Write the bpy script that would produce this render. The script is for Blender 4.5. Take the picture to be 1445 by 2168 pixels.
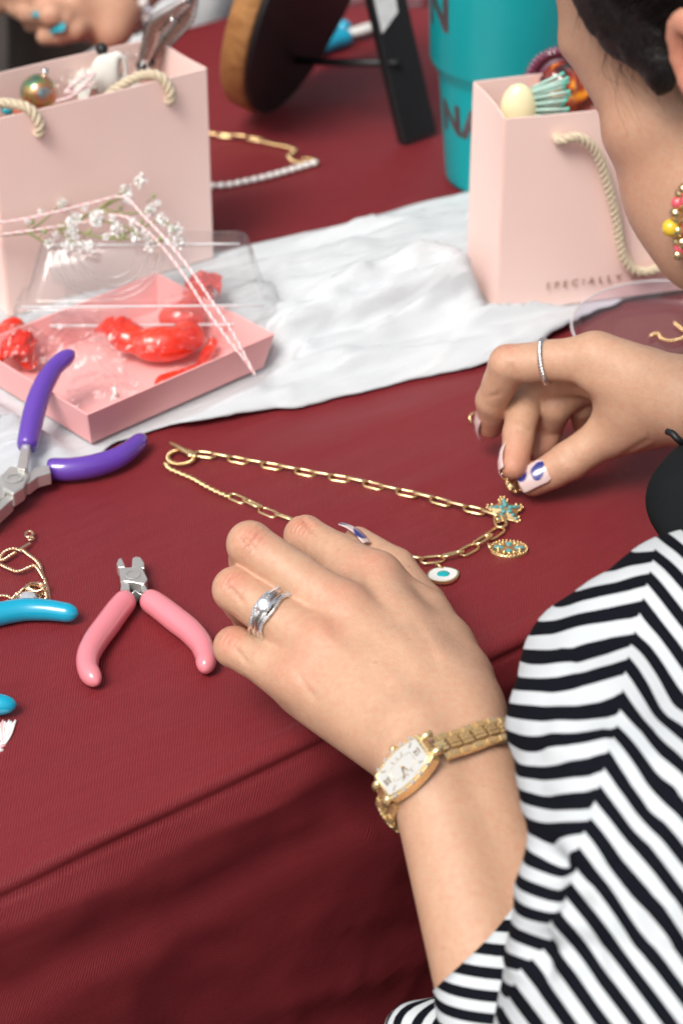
import bpy, bmesh, math, random
import numpy as np
from mathutils import Vector, Matrix, noise as mnoise
import openvdb

for _o in list(bpy.data.objects):
    bpy.data.objects.remove(_o)
SC = bpy.context.scene
COL = SC.collection

# ------------------------------------------------------------------ camera, sky, sun, exposure
PITCH = math.radians(33.0)          # camera looks 33 degrees down on the table
CAM_H = 0.58                        # metres above the table top (table top is z = 0)
FPX = 2168 * 50.0 / 23.5            # focal length in photograph pixels
cam = bpy.data.cameras.new('camera')
cam.sensor_fit = 'VERTICAL'
cam.sensor_height = 23.5
cam.sensor_width = 15.67
cam.lens = 50.0
cam.clip_start = 0.05
cam.clip_end = 200.0
cam.dof.use_dof = True
cam.dof.focus_distance = 0.945
cam.dof.aperture_fstop = 6.3
camo = bpy.data.objects.new('camera', cam)
COL.objects.link(camo)
camo.location = (0, 0, CAM_H)
camo.rotation_euler = (math.radians(90) - PITCH, 0, 0)
SC.camera = camo

SUN_AZ = math.radians(236)          # direction the light comes from, from +X towards +Y
SUN_EL = math.radians(54)
world = bpy.data.worlds.new('World')
SC.world = world
world.use_nodes = True
wn = world.node_tree.nodes
wl = world.node_tree.links
bg = wn['Background']
sky = wn.new('ShaderNodeTexSky')
sky.sky_type = 'NISHITA'
sky.sun_disc = False
sky.sun_elevation = SUN_EL
sky.sun_rotation = math.radians(90) - SUN_AZ
sky.air_density = 1.0
sky.dust_density = 6.0
sky.ozone_density = 1.0
hsv = wn.new('ShaderNodeHueSaturation')
hsv.inputs['Saturation'].default_value = 0.35
wl.new(sky.outputs['Color'], hsv.inputs['Color'])
wl.new(hsv.outputs['Color'], bg.inputs['Color'])
bg.inputs['Strength'].default_value = 0.10
sun = bpy.data.lights.new('sun', 'SUN')
sun.energy = 1.5
sun.angle = math.radians(24)
sun.color = (1.0, 0.95, 0.88)
suno = bpy.data.objects.new('sun', sun)
COL.objects.link(suno)
_d = Vector((math.cos(SUN_AZ) * math.cos(SUN_EL), math.sin(SUN_AZ) * math.cos(SUN_EL), math.sin(SUN_EL)))
suno.rotation_euler = (-_d).to_track_quat('-Z', 'Y').to_euler()
suno.location = _d * 5
SC.view_settings.view_transform = 'Standard'
SC.view_settings.look = 'None'
SC.view_settings.gamma = 1.0
SC.view_settings.exposure = 0.60
SC.view_settings.use_curve_mapping = False
SC.render.engine = 'CYCLES'
SC.cycles.use_denoising = True
SC.cycles.max_bounces = 10
SC.cycles.transparent_max_bounces = 24
SC.cycles.caustics_reflective = False
SC.cycles.caustics_refractive = False

# ------------------------------------------------------------------ helpers
def U(px, py, z=0.0):
    """point of the place at height z that the photograph shows at (px, py)"""
    d = (math.cos(PITCH), -math.sin(PITCH)); u = (math.sin(PITCH), math.cos(PITCH))
    a = (px - 722.5) / FPX; b = -(py - 1084) / FPX
    dy = d[0] + u[0] * b; dz = d[1] + u[1] * b
    t = (z - CAM_H) / dz
    return Vector((a * t, dy * t, z))

def R(deg): return math.radians(deg)

def tag(o, label=None, cat=None, group=None, kind=None):
    if label: o['label'] = label
    if cat: o['category'] = cat
    if group: o['group'] = group
    if kind: o['kind'] = kind
    return o

def empty(name, loc, label=None, cat=None, group=None, rz=0.0):
    o = bpy.data.objects.new(name, None)
    o.empty_display_size = 0.02
    COL.objects.link(o)
    o.location = loc
    o.rotation_euler = (0, 0, rz)
    o['_m'] = 0
    del o['_m']
    return tag(o, label, cat, group)

def local_of(parent):
    """world matrix of a parent that itself may have a parent (no depsgraph needed)"""
    m = Matrix.Identity(4)
    p = parent
    while p is not None:
        m = p.matrix_basis @ m
        p = p.parent
    return m

class MB:
    """collects shapes, in world coordinates, into one mesh"""
    def __init__(s):
        s.v = []; s.f = []; s.mi = []; s.cur = 0
    def add(s, vs, fs):
        n = len(s.v)
        s.v.extend([tuple(p) for p in vs])
        for f in fs:
            s.f.append(tuple(i + n for i in f)); s.mi.append(s.cur)
        return s
    def box(s, c, size, rot=None):
        hx, hy, hz = size[0] / 2, size[1] / 2, size[2] / 2
        vs = [Vector((x, y, z)) for z in (-hz, hz) for y in (-hy, hy) for x in (-hx, hx)]
        if rot is not None: vs = [rot @ p for p in vs]
        c = Vector(c)
        return s.add([p + c for p in vs], [(0, 2, 3, 1), (4, 5, 7, 6), (0, 1, 5, 4), (2, 6, 7, 3), (0, 4, 6, 2), (1, 3, 7, 5)])
    def hexa(s, p):     # 8 corners: bottom ring 0-3, top ring 4-7
        return s.add(p, [(3, 2, 1, 0), (4, 5, 6, 7), (0, 1, 5, 4), (1, 2, 6, 5), (2, 3, 7, 6), (3, 0, 4, 7)])
    def tube(s, pts, r, n=10, closed=False, up=None, cap=True, sx=1.0, sy=1.0):
        pts = [Vector(p) for p in pts]
        m = len(pts)
        rf = r if callable(r) else (lambda t: r)
        T = []
        for i in range(m):
            a = pts[(i - 1) % m] if (closed or i > 0) else pts[i]
            b = pts[(i + 1) % m] if (closed or i < m - 1) else pts[i]
            t = b - a
            T.append(t.normalized() if t.length > 1e-12 else Vector((0, 0, 1)))
        ref = Vector(up) if up is not None else (Vector((0, 0, 1)) if abs(T[0].z) < .9 else Vector((1, 0, 0)))
        N = []
        nn = (ref - T[0] * ref.dot(T[0])).normalized()
        for i in range(m):
            if up is not None:
                q = Vector(up) - T[i] * Vector(up).dot(T[i])
                nn = q.normalized() if q.length > 1e-6 else nn
            else:
                q = nn - T[i] * nn.dot(T[i])
                nn = q.normalized() if q.length > 1e-9 else nn
            N.append(nn.copy())
        vs = []
        for i in range(m):
            B = T[i].cross(N[i])
            rr = rf(i / max(1, m - 1))
            for k in range(n):
                a = 2 * math.pi * k / n
                vs.append(pts[i] + N[i] * (math.cos(a) * rr * sx) + B * (math.sin(a) * rr * sy))
        fs = []
        for i in range(m if closed else m - 1):
            j = (i + 1) % m
            for k in range(n):
                l = (k + 1) % n
                fs.append((i * n + k, i * n + l, j * n + l, j * n + k))
        if not closed and cap:
            fs.append(tuple(range(n - 1, -1, -1)))
            fs.append(tuple((m - 1) * n + k for k in range(n)))
        return s.add(vs, fs)
    def rope(s, pts, r, strands=3, turns_per_m=90, n=7, colors=None):
        """strands twisted about a path"""
        pts = resample(pts, max(8, int(path_len(pts) * turns_per_m * 9)))
        m = len(pts)
        T = []
        for i in range(m):
            t = pts[min(i + 1, m - 1)] - pts[max(i - 1, 0)]
            T.append(t.normalized())
        nn = Vector((0, 0, 1)) if abs(T[0].z) < .9 else Vector((1, 0, 0))
        fr = []
        for i in range(m):
            q = nn - T[i] * nn.dot(T[i]); nn = q.normalized(); fr.append((nn.copy(), T[i].cross(nn)))
        L = path_len(pts)
        rc = r * (0.56 if strands > 2 else 0.5); rs = r * (0.47 if strands > 2 else 0.52)
        for k in range(strands):
            s.cur = colors[k] if colors else 0
            q = []
            for i in range(m):
                a = 2 * math.pi * (k / strands + turns_per_m * L * i / (m - 1))
                q.append(pts[i] + fr[i][0] * (rc * math.cos(a)) + fr[i][1] * (rc * math.sin(a)))
            s.tube(q, rs, n)
        s.cur = 0
        return s
    def lathe(s, c, prof, n=48, axis=None, cap0=False, cap1=False):
        c = Vector(c); m = len(prof)
        rot = Vector((0, 0, 1)).rotation_difference(Vector(axis)).to_matrix() if axis is not None else Matrix.Identity(3)
        vs = []
        for (r, z) in prof:
            for k in range(n):
                a = 2 * math.pi * k / n
                vs.append(c + rot @ Vector((r * math.cos(a), r * math.sin(a), z)))
        fs = []
        for i in range(m - 1):
            for k in range(n):
                l = (k + 1) % n
                fs.append((i * n + k, i * n + l, (i + 1) * n + l, (i + 1) * n + k))
        if cap0: fs.append(tuple(range(n - 1, -1, -1)))
        if cap1: fs.append(tuple((m - 1) * n + k for k in range(n)))
        return s.add(vs, fs)
    def ball(s, c, r, n=12, m=8, rot=None):
        c = Vector(c)
        r = Vector(r) if hasattr(r, '__len__') else Vector((r, r, r))
        vs = [Vector((0, 0, -r.z))]
        for i in range(1, m):
            p = -math.pi / 2 + math.pi * i / m
            for k in range(n):
                a = 2 * math.pi * k / n
                vs.append(Vector((r.x * math.cos(p) * math.cos(a), r.y * math.cos(p) * math.sin(a), r.z * math.sin(p))))
        vs.append(Vector((0, 0, r.z)))
        if rot is not None: vs = [rot @ p for p in vs]
        fs = [(0, 1 + (k + 1) % n, 1 + k) for k in range(n)]
        for i in range(m - 2):
            for k in range(n):
                l = (k + 1) % n
                fs.append((1 + i * n + k, 1 + i * n + l, 1 + (i + 1) * n + l, 1 + (i + 1) * n + k))
        t = len(vs) - 1; b = 1 + (m - 2) * n
        fs += [(b + k, b + (k + 1) % n, t) for k in range(n)]
        return s.add([p + c for p in vs], fs)
    def prism(s, outline, mat, depth, z0=0.0):
        """outline (x, y) list extruded by depth along local z of matrix mat"""
        n = len(outline)
        vs = [mat @ Vector((x, y, z0)) for x, y in outline] + [mat @ Vector((x, y, z0 + depth)) for x, y in outline]
        fs = [tuple(range(n - 1, -1, -1)), tuple(range(n, 2 * n))]
        fs += [(i, (i + 1) % n, n + (i + 1) % n, n + i) for i in range(n)]
        return s.add(vs, fs)
    def build(s, name, mats, parent=None, smooth=True, bevel=0.0, sub=0, auto=None, solid=0.0):
        me = bpy.data.meshes.new(name)
        inv = local_of(parent).inverted() if parent is not None else None
        vs = [tuple(inv @ Vector(p)) for p in s.v] if inv is not None else s.v
        me.from_pydata(vs, [], s.f)
        mats = mats if isinstance(mats, (list, tuple)) else [mats]
        for m in mats: me.materials.append(m)
        if max(s.mi, default=0) > 0:
            me.polygons.foreach_set('material_index', s.mi)
        if smooth:
            me.polygons.foreach_set('use_smooth', [True] * len(me.polygons))
        me.update()
        if auto is not None:
            me.set_sharp_from_angle(angle=math.radians(auto))
        o = bpy.data.objects.new(name, me)
        COL.objects.link(o)
        if parent is not None: o.parent = parent
        if solid:
            md = o.modifiers.new('solid', 'SOLIDIFY'); md.thickness = solid; md.offset = 0
        if bevel:
            md = o.modifiers.new('bevel', 'BEVEL'); md.width = bevel; md.segments = 3; md.limit_method = 'ANGLE'; md.angle_limit = math.radians(35)
            md.harden_normals = False
        if sub:
            md = o.modifiers.new('sub', 'SUBSURF'); md.levels = sub; md.render_levels = sub
        return o

def path_len(p):
    return sum((Vector(p[i + 1]) - Vector(p[i])).length for i in range(len(p) - 1))

def resample(p, n):
    p = [Vector(q) for q in p]
    acc = [0]
    for i in range(len(p) - 1): acc.append(acc[-1] + (p[i + 1] - p[i]).length)
    out = []; j = 0
    for i in range(n):
        t = acc[-1] * i / (n - 1)
        while j < len(p) - 2 and acc[j + 1] < t: j += 1
        d = acc[j + 1] - acc[j]
        out.append(p[j].lerp(p[j + 1], (t - acc[j]) / d if d > 0 else 0))
    return out

def spline(ctrl, n=60, closed=False):
    """Catmull-Rom through control points"""
    P = [Vector(q) for q in ctrl]; m = len(P); out = []
    segs = m if closed else m - 1
    per = max(2, n // segs)
    for i in range(segs):
        if closed:
            a, b, c, d = P[(i - 1) % m], P[i], P[(i + 1) % m], P[(i + 2) % m]
        else:
            b, c = P[i], P[i + 1]
            a = P[i - 1] if i > 0 else b * 2 - c
            d = P[i + 2] if i + 2 < m else c * 2 - b
        for k in range(per):
            t = k / per
            out.append(0.5 * ((2 * b) + (c - a) * t + (2 * a - 5 * b + 4 * c - d) * t * t + (3 * b - a - 3 * c + d) * t ** 3))
    if not closed: out.append(P[-1])
    return out

def frame(x, z):
    """4x4-free rotation whose x axis is x and whose z axis is as near z as possible"""
    x = Vector(x).normalized(); z = Vector(z)
    y = z.cross(x).normalized(); z = x.cross(y)
    return Matrix((x, y, z)).transposed()

def mat4(rot, loc):
    m = rot.to_4x4(); m.translation = Vector(loc); return m

# ------------------------------------------------------------------ materials
def principled(name, color=(.8, .8, .8), rough=.5, metal=0.0, **kw):
    m = bpy.data.materials.new(name); m.use_nodes = True
    b = m.node_tree.nodes['Principled BSDF']
    b.inputs['Base Color'].default_value = (*color, 1)
    b.inputs['Roughness'].default_value = rough
    b.inputs['Metallic'].default_value = metal
    for k, v in kw.items():
        k = {'coat': 'Coat Weight', 'coat_rough': 'Coat Roughness', 'sss': 'Subsurface Weight', 'spec': 'Specular IOR Level',
             'sheen': 'Sheen Weight', 'sheen_rough': 'Sheen Roughness', 'trans': 'Transmission Weight', 'ior': 'IOR', 'aniso': 'Anisotropic'}.get(k, k)
        b.inputs[k].default_value = v
    return m

class NT:
    def __init__(s, m):
        s.t = m.node_tree; s.b = s.t.nodes['Principled BSDF']
    def n(s, typ, **kw):
        q = s.t.nodes.new(typ)
        for k, v in kw.items():
            if k in q.bl_rna.properties and not k.startswith('in_'): setattr(q, k, v)
            else: q.inputs[k[3:] if k.startswith('in_') else k].default_value = v
        return q
    def l(s, a, b): s.t.links.new(a, b)
    def coord(s, which='Object'):
        return s.n('ShaderNodeTexCoord').outputs[which]
    def mapping(s, vec, scale=(1, 1, 1), rot=(0, 0, 0)):
        q = s.n('ShaderNodeMapping'); q.inputs['Scale'].default_value = scale; q.inputs['Rotation'].default_value = rot
        s.l(vec, q.inputs['Vector']); return q.outputs['Vector']
    def noise(s, vec, scale, detail=3, rough=.5, dist=0.0):
        q = s.n('ShaderNodeTexNoise'); q.inputs['Scale'].default_value = scale; q.inputs['Detail'].default_value = detail
        q.inputs['Roughness'].default_value = rough; q.inputs['Distortion'].default_value = dist
        s.l(vec, q.inputs['Vector']); return q.outputs['Fac']
    def ramp(s, fac, stops):
        q = s.n('ShaderNodeValToRGB'); e = q.color_ramp.elements
        while len(e) < len(stops): e.new(0.5)
        for i, (p, c) in enumerate(stops):
            e[i].position = p; e[i].color = (*c, 1) if len(c) == 3 else c
        s.l(fac, q.inputs['Fac']); return q.outputs['Color']
    def math(s, op, a, b=None, c=None):
        q = s.n('ShaderNodeMath'); q.operation = op
        for i, x in enumerate((a, b, c)):
            if x is None: continue
            if hasattr(x, 'is_output'): s.l(x, q.inputs[i])
            else: q.inputs[i].default_value = x
        return q.outputs[0]
    def mix(s, fac, a, b, typ='MIX'):
        q = s.n('ShaderNodeMix'); q.data_type = 'RGBA'; q.blend_type = typ
        for k, x in ((0, fac), (6, a), (7, b)):
            if hasattr(x, 'is_output'): s.l(x, q.inputs[k])
            elif k == 0: q.inputs[0].default_value = x
            else: q.inputs[k].default_value = (*x, 1) if len(x) == 3 else x
        return q.outputs[2]
    def bump(s, h, strength=.3, dist=.001, normal=None):
        q = s.n('ShaderNodeBump'); q.inputs['Strength'].default_value = strength; q.inputs['Distance'].default_value = dist
        s.l(h, q.inputs['Height'])
        if normal is not None: s.l(normal, q.inputs['Normal'])
        return q.outputs['Normal']
    def base(s, x): s.l(x, s.b.inputs['Base Color'])
    def rough(s, x): s.l(x, s.b.inputs['Roughness'])
    def normal(s, x): s.l(x, s.b.inputs['Normal'])

def vary(m, amt=.12, scale=40, bump=0.0, bscale=400, rough_amt=0.0):
    """slight colour and roughness variation and fine relief"""
    t = NT(m); c = t.coord()
    col = tuple(t.b.inputs['Base Color'].default_value)[:3]
    f = t.noise(c, scale, 4)
    t.base(t.mix(f, tuple(x * (1 - amt) for x in col), tuple(min(1, x * (1 + amt)) for x in col)))
    if rough_amt:
        r = t.b.inputs['Roughness'].default_value
        g = t.noise(c, scale * 2.3, 3)
        t.rough(t.math('MULTIPLY_ADD', g, rough_amt * 2, r - rough_amt))
    if bump:
        t.normal(t.bump(t.noise(c, bscale, 3), bump, .0006))
    return m

# ------------------------------------------------------------------ signed-distance sculpting
class SDF:
    def __init__(s, lo, hi, vox):
        s.lo = np.array(lo, float); s.vox = vox
        s.n = np.ceil((np.array(hi, float) - s.lo) / vox).astype(int) + 1
        s.big = 0.05
    def field(s):
        return np.full(s.n, s.big, np.float32)
    def grid(s, lo, hi):
        a = np.clip(np.floor((np.array(lo) - s.lo) / s.vox).astype(int), 0, s.n)
        b = np.clip(np.ceil((np.array(hi) - s.lo) / s.vox).astype(int) + 1, 0, s.n)
        if (b <= a).any(): return None, None
        sl = tuple(slice(a[i], b[i]) for i in range(3))
        ax = [s.lo[i] + s.vox * np.arange(a[i], b[i], dtype=np.float32) for i in range(3)]
        X = np.meshgrid(*ax, indexing='ij', sparse=True)
        return sl, X
    @staticmethod
    def smin(a, b, k):
        if k <= 0: return np.minimum(a, b)
        h = np.maximum(k - np.abs(a - b), 0) / k
        return np.minimum(a, b) - h * h * h * k / 6.0
    def apply(s, f, sl, d, k, sub=False):
        if sub: f[sl] = -s.smin(-f[sl], d, k)      # smooth subtraction
        else: f[sl] = s.smin(f[sl], d, k)
    def cone(s, f, a, b, r1, r2, k=.003, sub=False, flat=None):
        """rounded cone; flat = (axis, factor) squeezes distances along a direction"""
        a = np.array(a, float); b = np.array(b, float)
        m = max(r1, r2) + k + s.vox * 4 + .012
        sl, X = s.grid(np.minimum(a, b) - m, np.maximum(a, b) + m)
        if sl is None: return
        ba = b - a; l2 = float(ba @ ba); rr = r1 - r2; a2 = l2 - rr * rr
        if l2 < 1e-12 or a2 <= 0:
            d = np.sqrt((X[0] - a[0]) ** 2 + (X[1] - a[1]) ** 2 + (X[2] - a[2]) ** 2) - max(r1, r2)
            return s.apply(f, sl, d.astype(np.float32), k, sub)
        il2 = 1.0 / l2
        P = [X[i] - a[i] for i in range(3)]
        if flat is not None:
            ax = np.array(flat[0], float); ax /= np.linalg.norm(ax); g = flat[1] - 1.0
            dt = P[0] * ax[0] + P[1] * ax[1] + P[2] * ax[2]
            # remove the component along the bone so only the cross-section is squeezed
            P = [P[i] + dt * (g * ax[i]) for i in range(3)]
        y = P[0] * ba[0] + P[1] * ba[1] + P[2] * ba[2]
        z = y - l2
        pp = P[0] ** 2 + P[1] ** 2 + P[2] ** 2
        x2 = np.maximum(pp * l2 * l2 - y * y * l2, 0)      # |pa*l2 - ba*y|^2
        y2 = y * y * l2; z2 = z * z * l2
        kk = np.sign(rr) * rr * rr * x2
        d = (np.sqrt(x2 * a2 * il2) + y * rr) * il2 - r1
        c1 = np.sign(z) * a2 * z2 > kk
        c2 = (np.sign(y) * a2 * y2 < kk) & ~c1
        d = np.where(c1, np.sqrt(x2 + z2) * il2 - r2, d)
        d = np.where(c2, np.sqrt(x2 + y2) * il2 - r1, d)
        s.apply(f, sl, d.astype(np.float32), k, sub)
    def chain(s, f, pts, rad, k=.003):
        for i in range(len(pts) - 1):
            s.cone(f, pts[i], pts[i + 1], rad[i], rad[i + 1], k)
    def ell(s, f, c, r, rot=None, k=.004, sub=False):
        """ellipsoid; rot columns are its axes"""
        c = np.array(c, float); r = np.array(r, float)
        m = r.max() + k + s.vox * 4 + .012
        sl, X = s.grid(c - m, c + m)
        if sl is None: return
        P = [X[i] - c[i] for i in range(3)]
        if rot is not None:
            A = np.array(rot, float)
            P = [P[0] * A[0, j] + P[1] * A[1, j] + P[2] * A[2, j] for j in range(3)]
        k0 = np.sqrt((P[0] / r[0]) ** 2 + (P[1] / r[1]) ** 2 + (P[2] / r[2]) ** 2)
        k1 = np.sqrt((P[0] / r[0] ** 2) ** 2 + (P[1] / r[1] ** 2) ** 2 + (P[2] / r[2] ** 2) ** 2) + 1e-9
        d = k0 * (k0 - 1) / k1
        s.apply(f, sl, d.astype(np.float32), k, sub)
    def mesh(s, f):
        g = openvdb.FloatGrid(background=float(s.big))
        g.copyFromArray(np.ascontiguousarray(np.clip(f, -s.big, s.big)))
        g.transform = openvdb.createLinearTransform(voxelSize=s.vox)
        p, q = g.convertToQuads(isovalue=0.0)
        p = np.asarray(p, float) + s.lo
        return p, np.asarray(q)

def np_object(name, parts, mats, parent=None, smooth=True, attrs=None):
    """one mesh object from [(points, quads)...] in world coordinates"""
    P = np.concatenate([p for p, q in parts]); off = 0; Q = []
    for p, q in parts:
        Q.append(np.asarray(q) + off); off += len(p)
    Q = np.concatenate(Q)
    if parent is not None:
        inv = np.array(local_of(parent).inverted())
        PL = P @ inv[:3, :3].T + inv[:3, 3]
    else: PL = P
    me = bpy.data.meshes.new(name)
    nv, nf, w = len(PL), len(Q), Q.shape[1]
    me.vertices.add(nv); me.vertices.foreach_set('co', PL.astype(np.float32).ravel())
    me.loops.add(nf * w); me.loops.foreach_set('vertex_index', Q.astype(np.int32).ravel())
    me.polygons.add(nf)
    me.polygons.foreach_set('loop_start', np.arange(0, nf * w, w, dtype=np.int32))
    if smooth: me.polygons.foreach_set('use_smooth', np.ones(nf, bool))
    for m in (mats if isinstance(mats, (list, tuple)) else [mats]): me.materials.append(m)
    for k, a in (attrs or {}).items():
        if a.ndim == 1:
            at = me.attributes.new(k, 'FLOAT', 'POINT'); at.data.foreach_set('value', a.astype(np.float32))
        else:
            at = me.attributes.new(k, 'FLOAT_COLOR', 'POINT')
            at.data.foreach_set('color', np.c_[a, np.ones(len(a))].astype(np.float32).ravel())
    me.update(); me.validate()
    o = bpy.data.objects.new(name, me); COL.objects.link(o)
    if parent is not None: o.parent = parent
    return o

def relax(p, q, it=2, lam=.5):
    """Laplacian smoothing of a quad mesh (removes voxel stepping)"""
    n = len(p); e = np.concatenate([q[:, [0, 1]], q[:, [1, 2]], q[:, [2, 3]], q[:, [3, 0]]])
    cnt = np.bincount(e[:, 0], minlength=n) + np.bincount(e[:, 1], minlength=n)
    for k in range(it):
        for L in (lam, -lam * 1.04):
            acc = np.zeros_like(p)
            for j in range(3):
                acc[:, j] = np.bincount(e[:, 0], p[e[:, 1], j], n) + np.bincount(e[:, 1], p[e[:, 0], j], n)
            p = p + L * (acc / np.maximum(cnt, 1)[:, None] - p)
    return p

def gauss(P, c, r):
    return np.exp(-((P - np.array(c)) ** 2).sum(1) / (r * r))

random.seed(7)
# ------------------------------------------------------------------ the setting: floor, table, cloths
TO = U(0, 1868)                                             # a point on the near edge of the table top
TE = (U(1440, 1190) - TO).normalized()                      # along the near edge
TN = Vector((-TE.y, TE.x, 0))                               # across the table, away from the near edge
TDEPTH = .728
def TP(s, t, z=0.0): return TO + TE * s + TN * t + Vector((0, 0, z))
def st(p): q = Vector(p) - TO; return q.dot(TE), q.dot(TN)
FLOOR_Z = -.74

m_floor = principled('floor_vinyl', (.030, .022, .018), .8)
vary(m_floor, .35, 3, .2, 90, .1)
fl = MB(); fl.add([(-30, -30, FLOOR_Z), (30, -30, FLOOR_Z), (30, 30, FLOOR_Z), (-30, 30, FLOOR_Z)], [(0, 1, 2, 3)])
tag(fl.build('floor', m_floor, smooth=False), kind='structure')

m_wood = vary(principled('table_board', (.35, .27, .19), .5), .2, 20)
m_steel = principled('table_steel', (.25, .25, .26), .35, 1.0)
tb = empty('folding_table', TP(.4, .36, FLOOR_Z), 'folding table hidden under the burgundy satin cloth', 'table')
b = MB(); b.hexa([TP(-.55, .006, -.03), TP(1.27, .006, -.03), TP(1.27, TDEPTH - .006, -.03), TP(-.55, TDEPTH - .006, -.03), TP(-.55, .006, -.004), TP(1.27, .006, -.004), TP(1.27, TDEPTH - .006, -.004), TP(-.55, TDEPTH - .006, -.004)])
b.build('tabletop', m_wood, tb, smooth=False)
for s_ in (-.45, 1.15):
    for t_ in (.08, TDEPTH - .08):
        l = MB(); l.tube([TP(s_, t_, FLOOR_Z), TP(s_, t_, -.03)], .014, 12); l.build('leg', m_steel, tb)

# --- burgundy satin cloth: twill weave, soft sheen, pressed edge, drape with folds
m_satin = principled('burgundy_satin', (.155, .016, .022), .42, spec=.22)
t = NT(m_satin)
at = t.n('ShaderNodeAttribute'); at.attribute_name = 'weave'
c = at.outputs['Vector']
sx = t.n('ShaderNodeSeparateXYZ'); t.l(c, sx.inputs[0])
k = t.math('ADD', t.math('MULTIPLY', sx.outputs['X'], .8), t.math('MULTIPLY', sx.outputs['Y'], -.6))
wob = t.math('MULTIPLY', t.noise(c, 60, 2), .0016)
twill = t.math('MULTIPLY_ADD', t.math('SINE', t.math('MULTIPLY', t.math('ADD', k, wob), 2 * math.pi / .00112)), .5, .5)
big = t.noise(c, 7, 4, .55)
fine = t.noise(c, 650, 2, .6)
slub = t.noise(t.mapping(c, (30, 300, 1), (0, 0, R(-37))), 1.0, 4, .65)
col = t.mix(big, (.130, .0105, .0145), (.180, .0175, .0225))
col = t.mix(t.math('MULTIPLY', t.ramp(slub, [(.35, (0, 0, 0)), (.7, (1, 1, 1))]), .5), col, (.19, .026, .032))
col = t.mix(t.math('MULTIPLY', twill, .42), col, (.26, .038, .044))
col = t.mix(t.math('MULTIPLY', t.ramp(fine, [(.62, (0, 0, 0)), (.78, (1, 1, 1))]), .30), col, (.34, .08, .085))  # pale specks put the satin's fine highlights into the colour
t.base(col)
h = t.math('ADD', t.math('MULTIPLY', twill, .6), t.math('MULTIPLY', fine, .8))
t.normal(t.bump(h, .5, .0005))

def fbm(x, y, z=0.0, o=3):
    return mnoise.fractal(Vector((x, y, z)), 1.0, 2.0, o)

def cloth_profile(a):
    """arc length a from the near edge: >0 on top, <0 down the drape -> (t, z, drop)"""
    r = .0038
    q = r * math.pi / 2
    if a >= r: return a, 0.0, 0.0
    if a > r - q:
        th = (r - a) / r
        return r - r * math.sin(th), -r + r * math.cos(th), 0.0
    return 0.0, -r + (a - (r - q)), -(a - (r - q))

sv = np.concatenate([np.arange(-.56, -.12, .02), np.arange(-.12, .62, .0045), np.arange(.62, 1.285, .02)])
av = np.concatenate([np.arange(-.46, -.02, .006), np.arange(-.02, .02, .0016), np.arange(.02, .30, .0055), np.arange(.30, .7281, .0125)])
vs = []
ns_, na_ = len(sv), len(av)
for a in av:
    t0, z0, drop = cloth_profile(a)
    for s in sv:
        tt, z, dd = t0, z0, drop
        if a > .012:
            # flat cloth with slack ripples running along the table
            w = .0018 * fbm(s * 4, tt * 16, 3.1) + .0007 * fbm(s * 14, tt * 34, 7)
            w += .0011 * max(0, 1 - 5 * abs(fbm(s * 2.4 + 1, tt * 9 - 2 * s, 4.4, 2))) ** 2
            w += .0016 * max(0, fbm(s * 3.0 + 9, tt * 26 + 4 * s, 1.7)) * (1 if tt < .30 else .6)
            z += w * min(1, (a - .012) / .03) - .0002
        else:
            # the pressed hem line along the edge, then folds deepening down the drape
            d = -a
            k = min(1, max(0, d) / .10)
            # long soft folds that fan out below the edge
            q_ = s * 15 + d * 5.0 + 1.1 * fbm(s * 2.2, d * 1.5, 5)
            f1 = math.sin(q_) * .6 + .4 * math.sin(q_ * 1.9 + 1.3)
            f2 = fbm(s * 5 - d * 4, d * 2.2 + s, 2.0, 2)
            f4 = max(0, 1 - 3.4 * abs(fbm(s * 6 - d * 11, d * 3 + 2 * s, 12.0, 2)))
            f5 = max(0, 1 - 3 * abs(fbm(s * 16 - d * 24, d * 10 + 6 * s, 22.0, 3)))
            out = k * (.008 * f1 + .008 * f2) + min(1, max(0, d) / .03) * (.0032 * f4 + .0016 * f5 + .0006 * fbm(s * 40 - 30 * d, d * 26, 3))
            if d > -.004:
                out -= .0016 * math.exp(-((d - .0052) / .0016) ** 2)
                out += .0030 * math.exp(-((d - .018) / .008) ** 2) * (.7 + .4 * fbm(s * 4, 0, 3))
                out -= .0030 * math.exp(-((d - .045) / .014) ** 2)
            tt -= out + .16 * max(0, min(d, .06)) - .03 * max(0, d - .06)
            z += .0012 * fbm(s * 7, .5, 2) * (1 if d > -.01 else 0)
        vs.append(TP(s, tt, z))
fs = [(i * ns_ + j, i * ns_ + j + 1, (i + 1) * ns_ + j + 1, (i + 1) * ns_ + j) for i in range(na_ - 1) for j in range(ns_ - 1)]
# far side and ends hang straight
far = MB()
n0 = len(vs)
m = MB(); m.add(vs, fs)
last = (na_ - 1) * ns_
fv = []
for i in range(1, 13):
    for j, s in enumerate(sv):
        d = i * .035
        fv.append(TP(s, TDEPTH + .006 + .10 * d * (.5 + .5 * math.sin(s * 30)) * .4, -d + .03 if i > 1 else -.006))
ff = []
for i in range(12):
    for j in range(ns_ - 1):
        a0 = last + j if i == 0 else n0 + (i - 1) * ns_ + j
        b0 = n0 + i * ns_ + j
        ff.append((a0, a0 + 1, b0 + 1, b0))
m.v.extend([tuple(p) for p in fv]); m.f.extend(ff); m.mi.extend([0] * len(ff))
cl = m.build('tablecloth', m_satin)
wv_ = np.zeros((len(m.v), 3), np.float32)
wv_[:n0, 0] = np.tile(sv, na_); wv_[:n0, 1] = np.repeat(av, ns_)
wv_[n0:, 0] = np.tile(sv, 12); wv_[n0:, 1] = np.repeat(TDEPTH + .035 * np.arange(1, 13), ns_)
cl.data.attributes.new('weave', 'FLOAT_VECTOR', 'POINT').data.foreach_set('vector', wv_.ravel())
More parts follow.
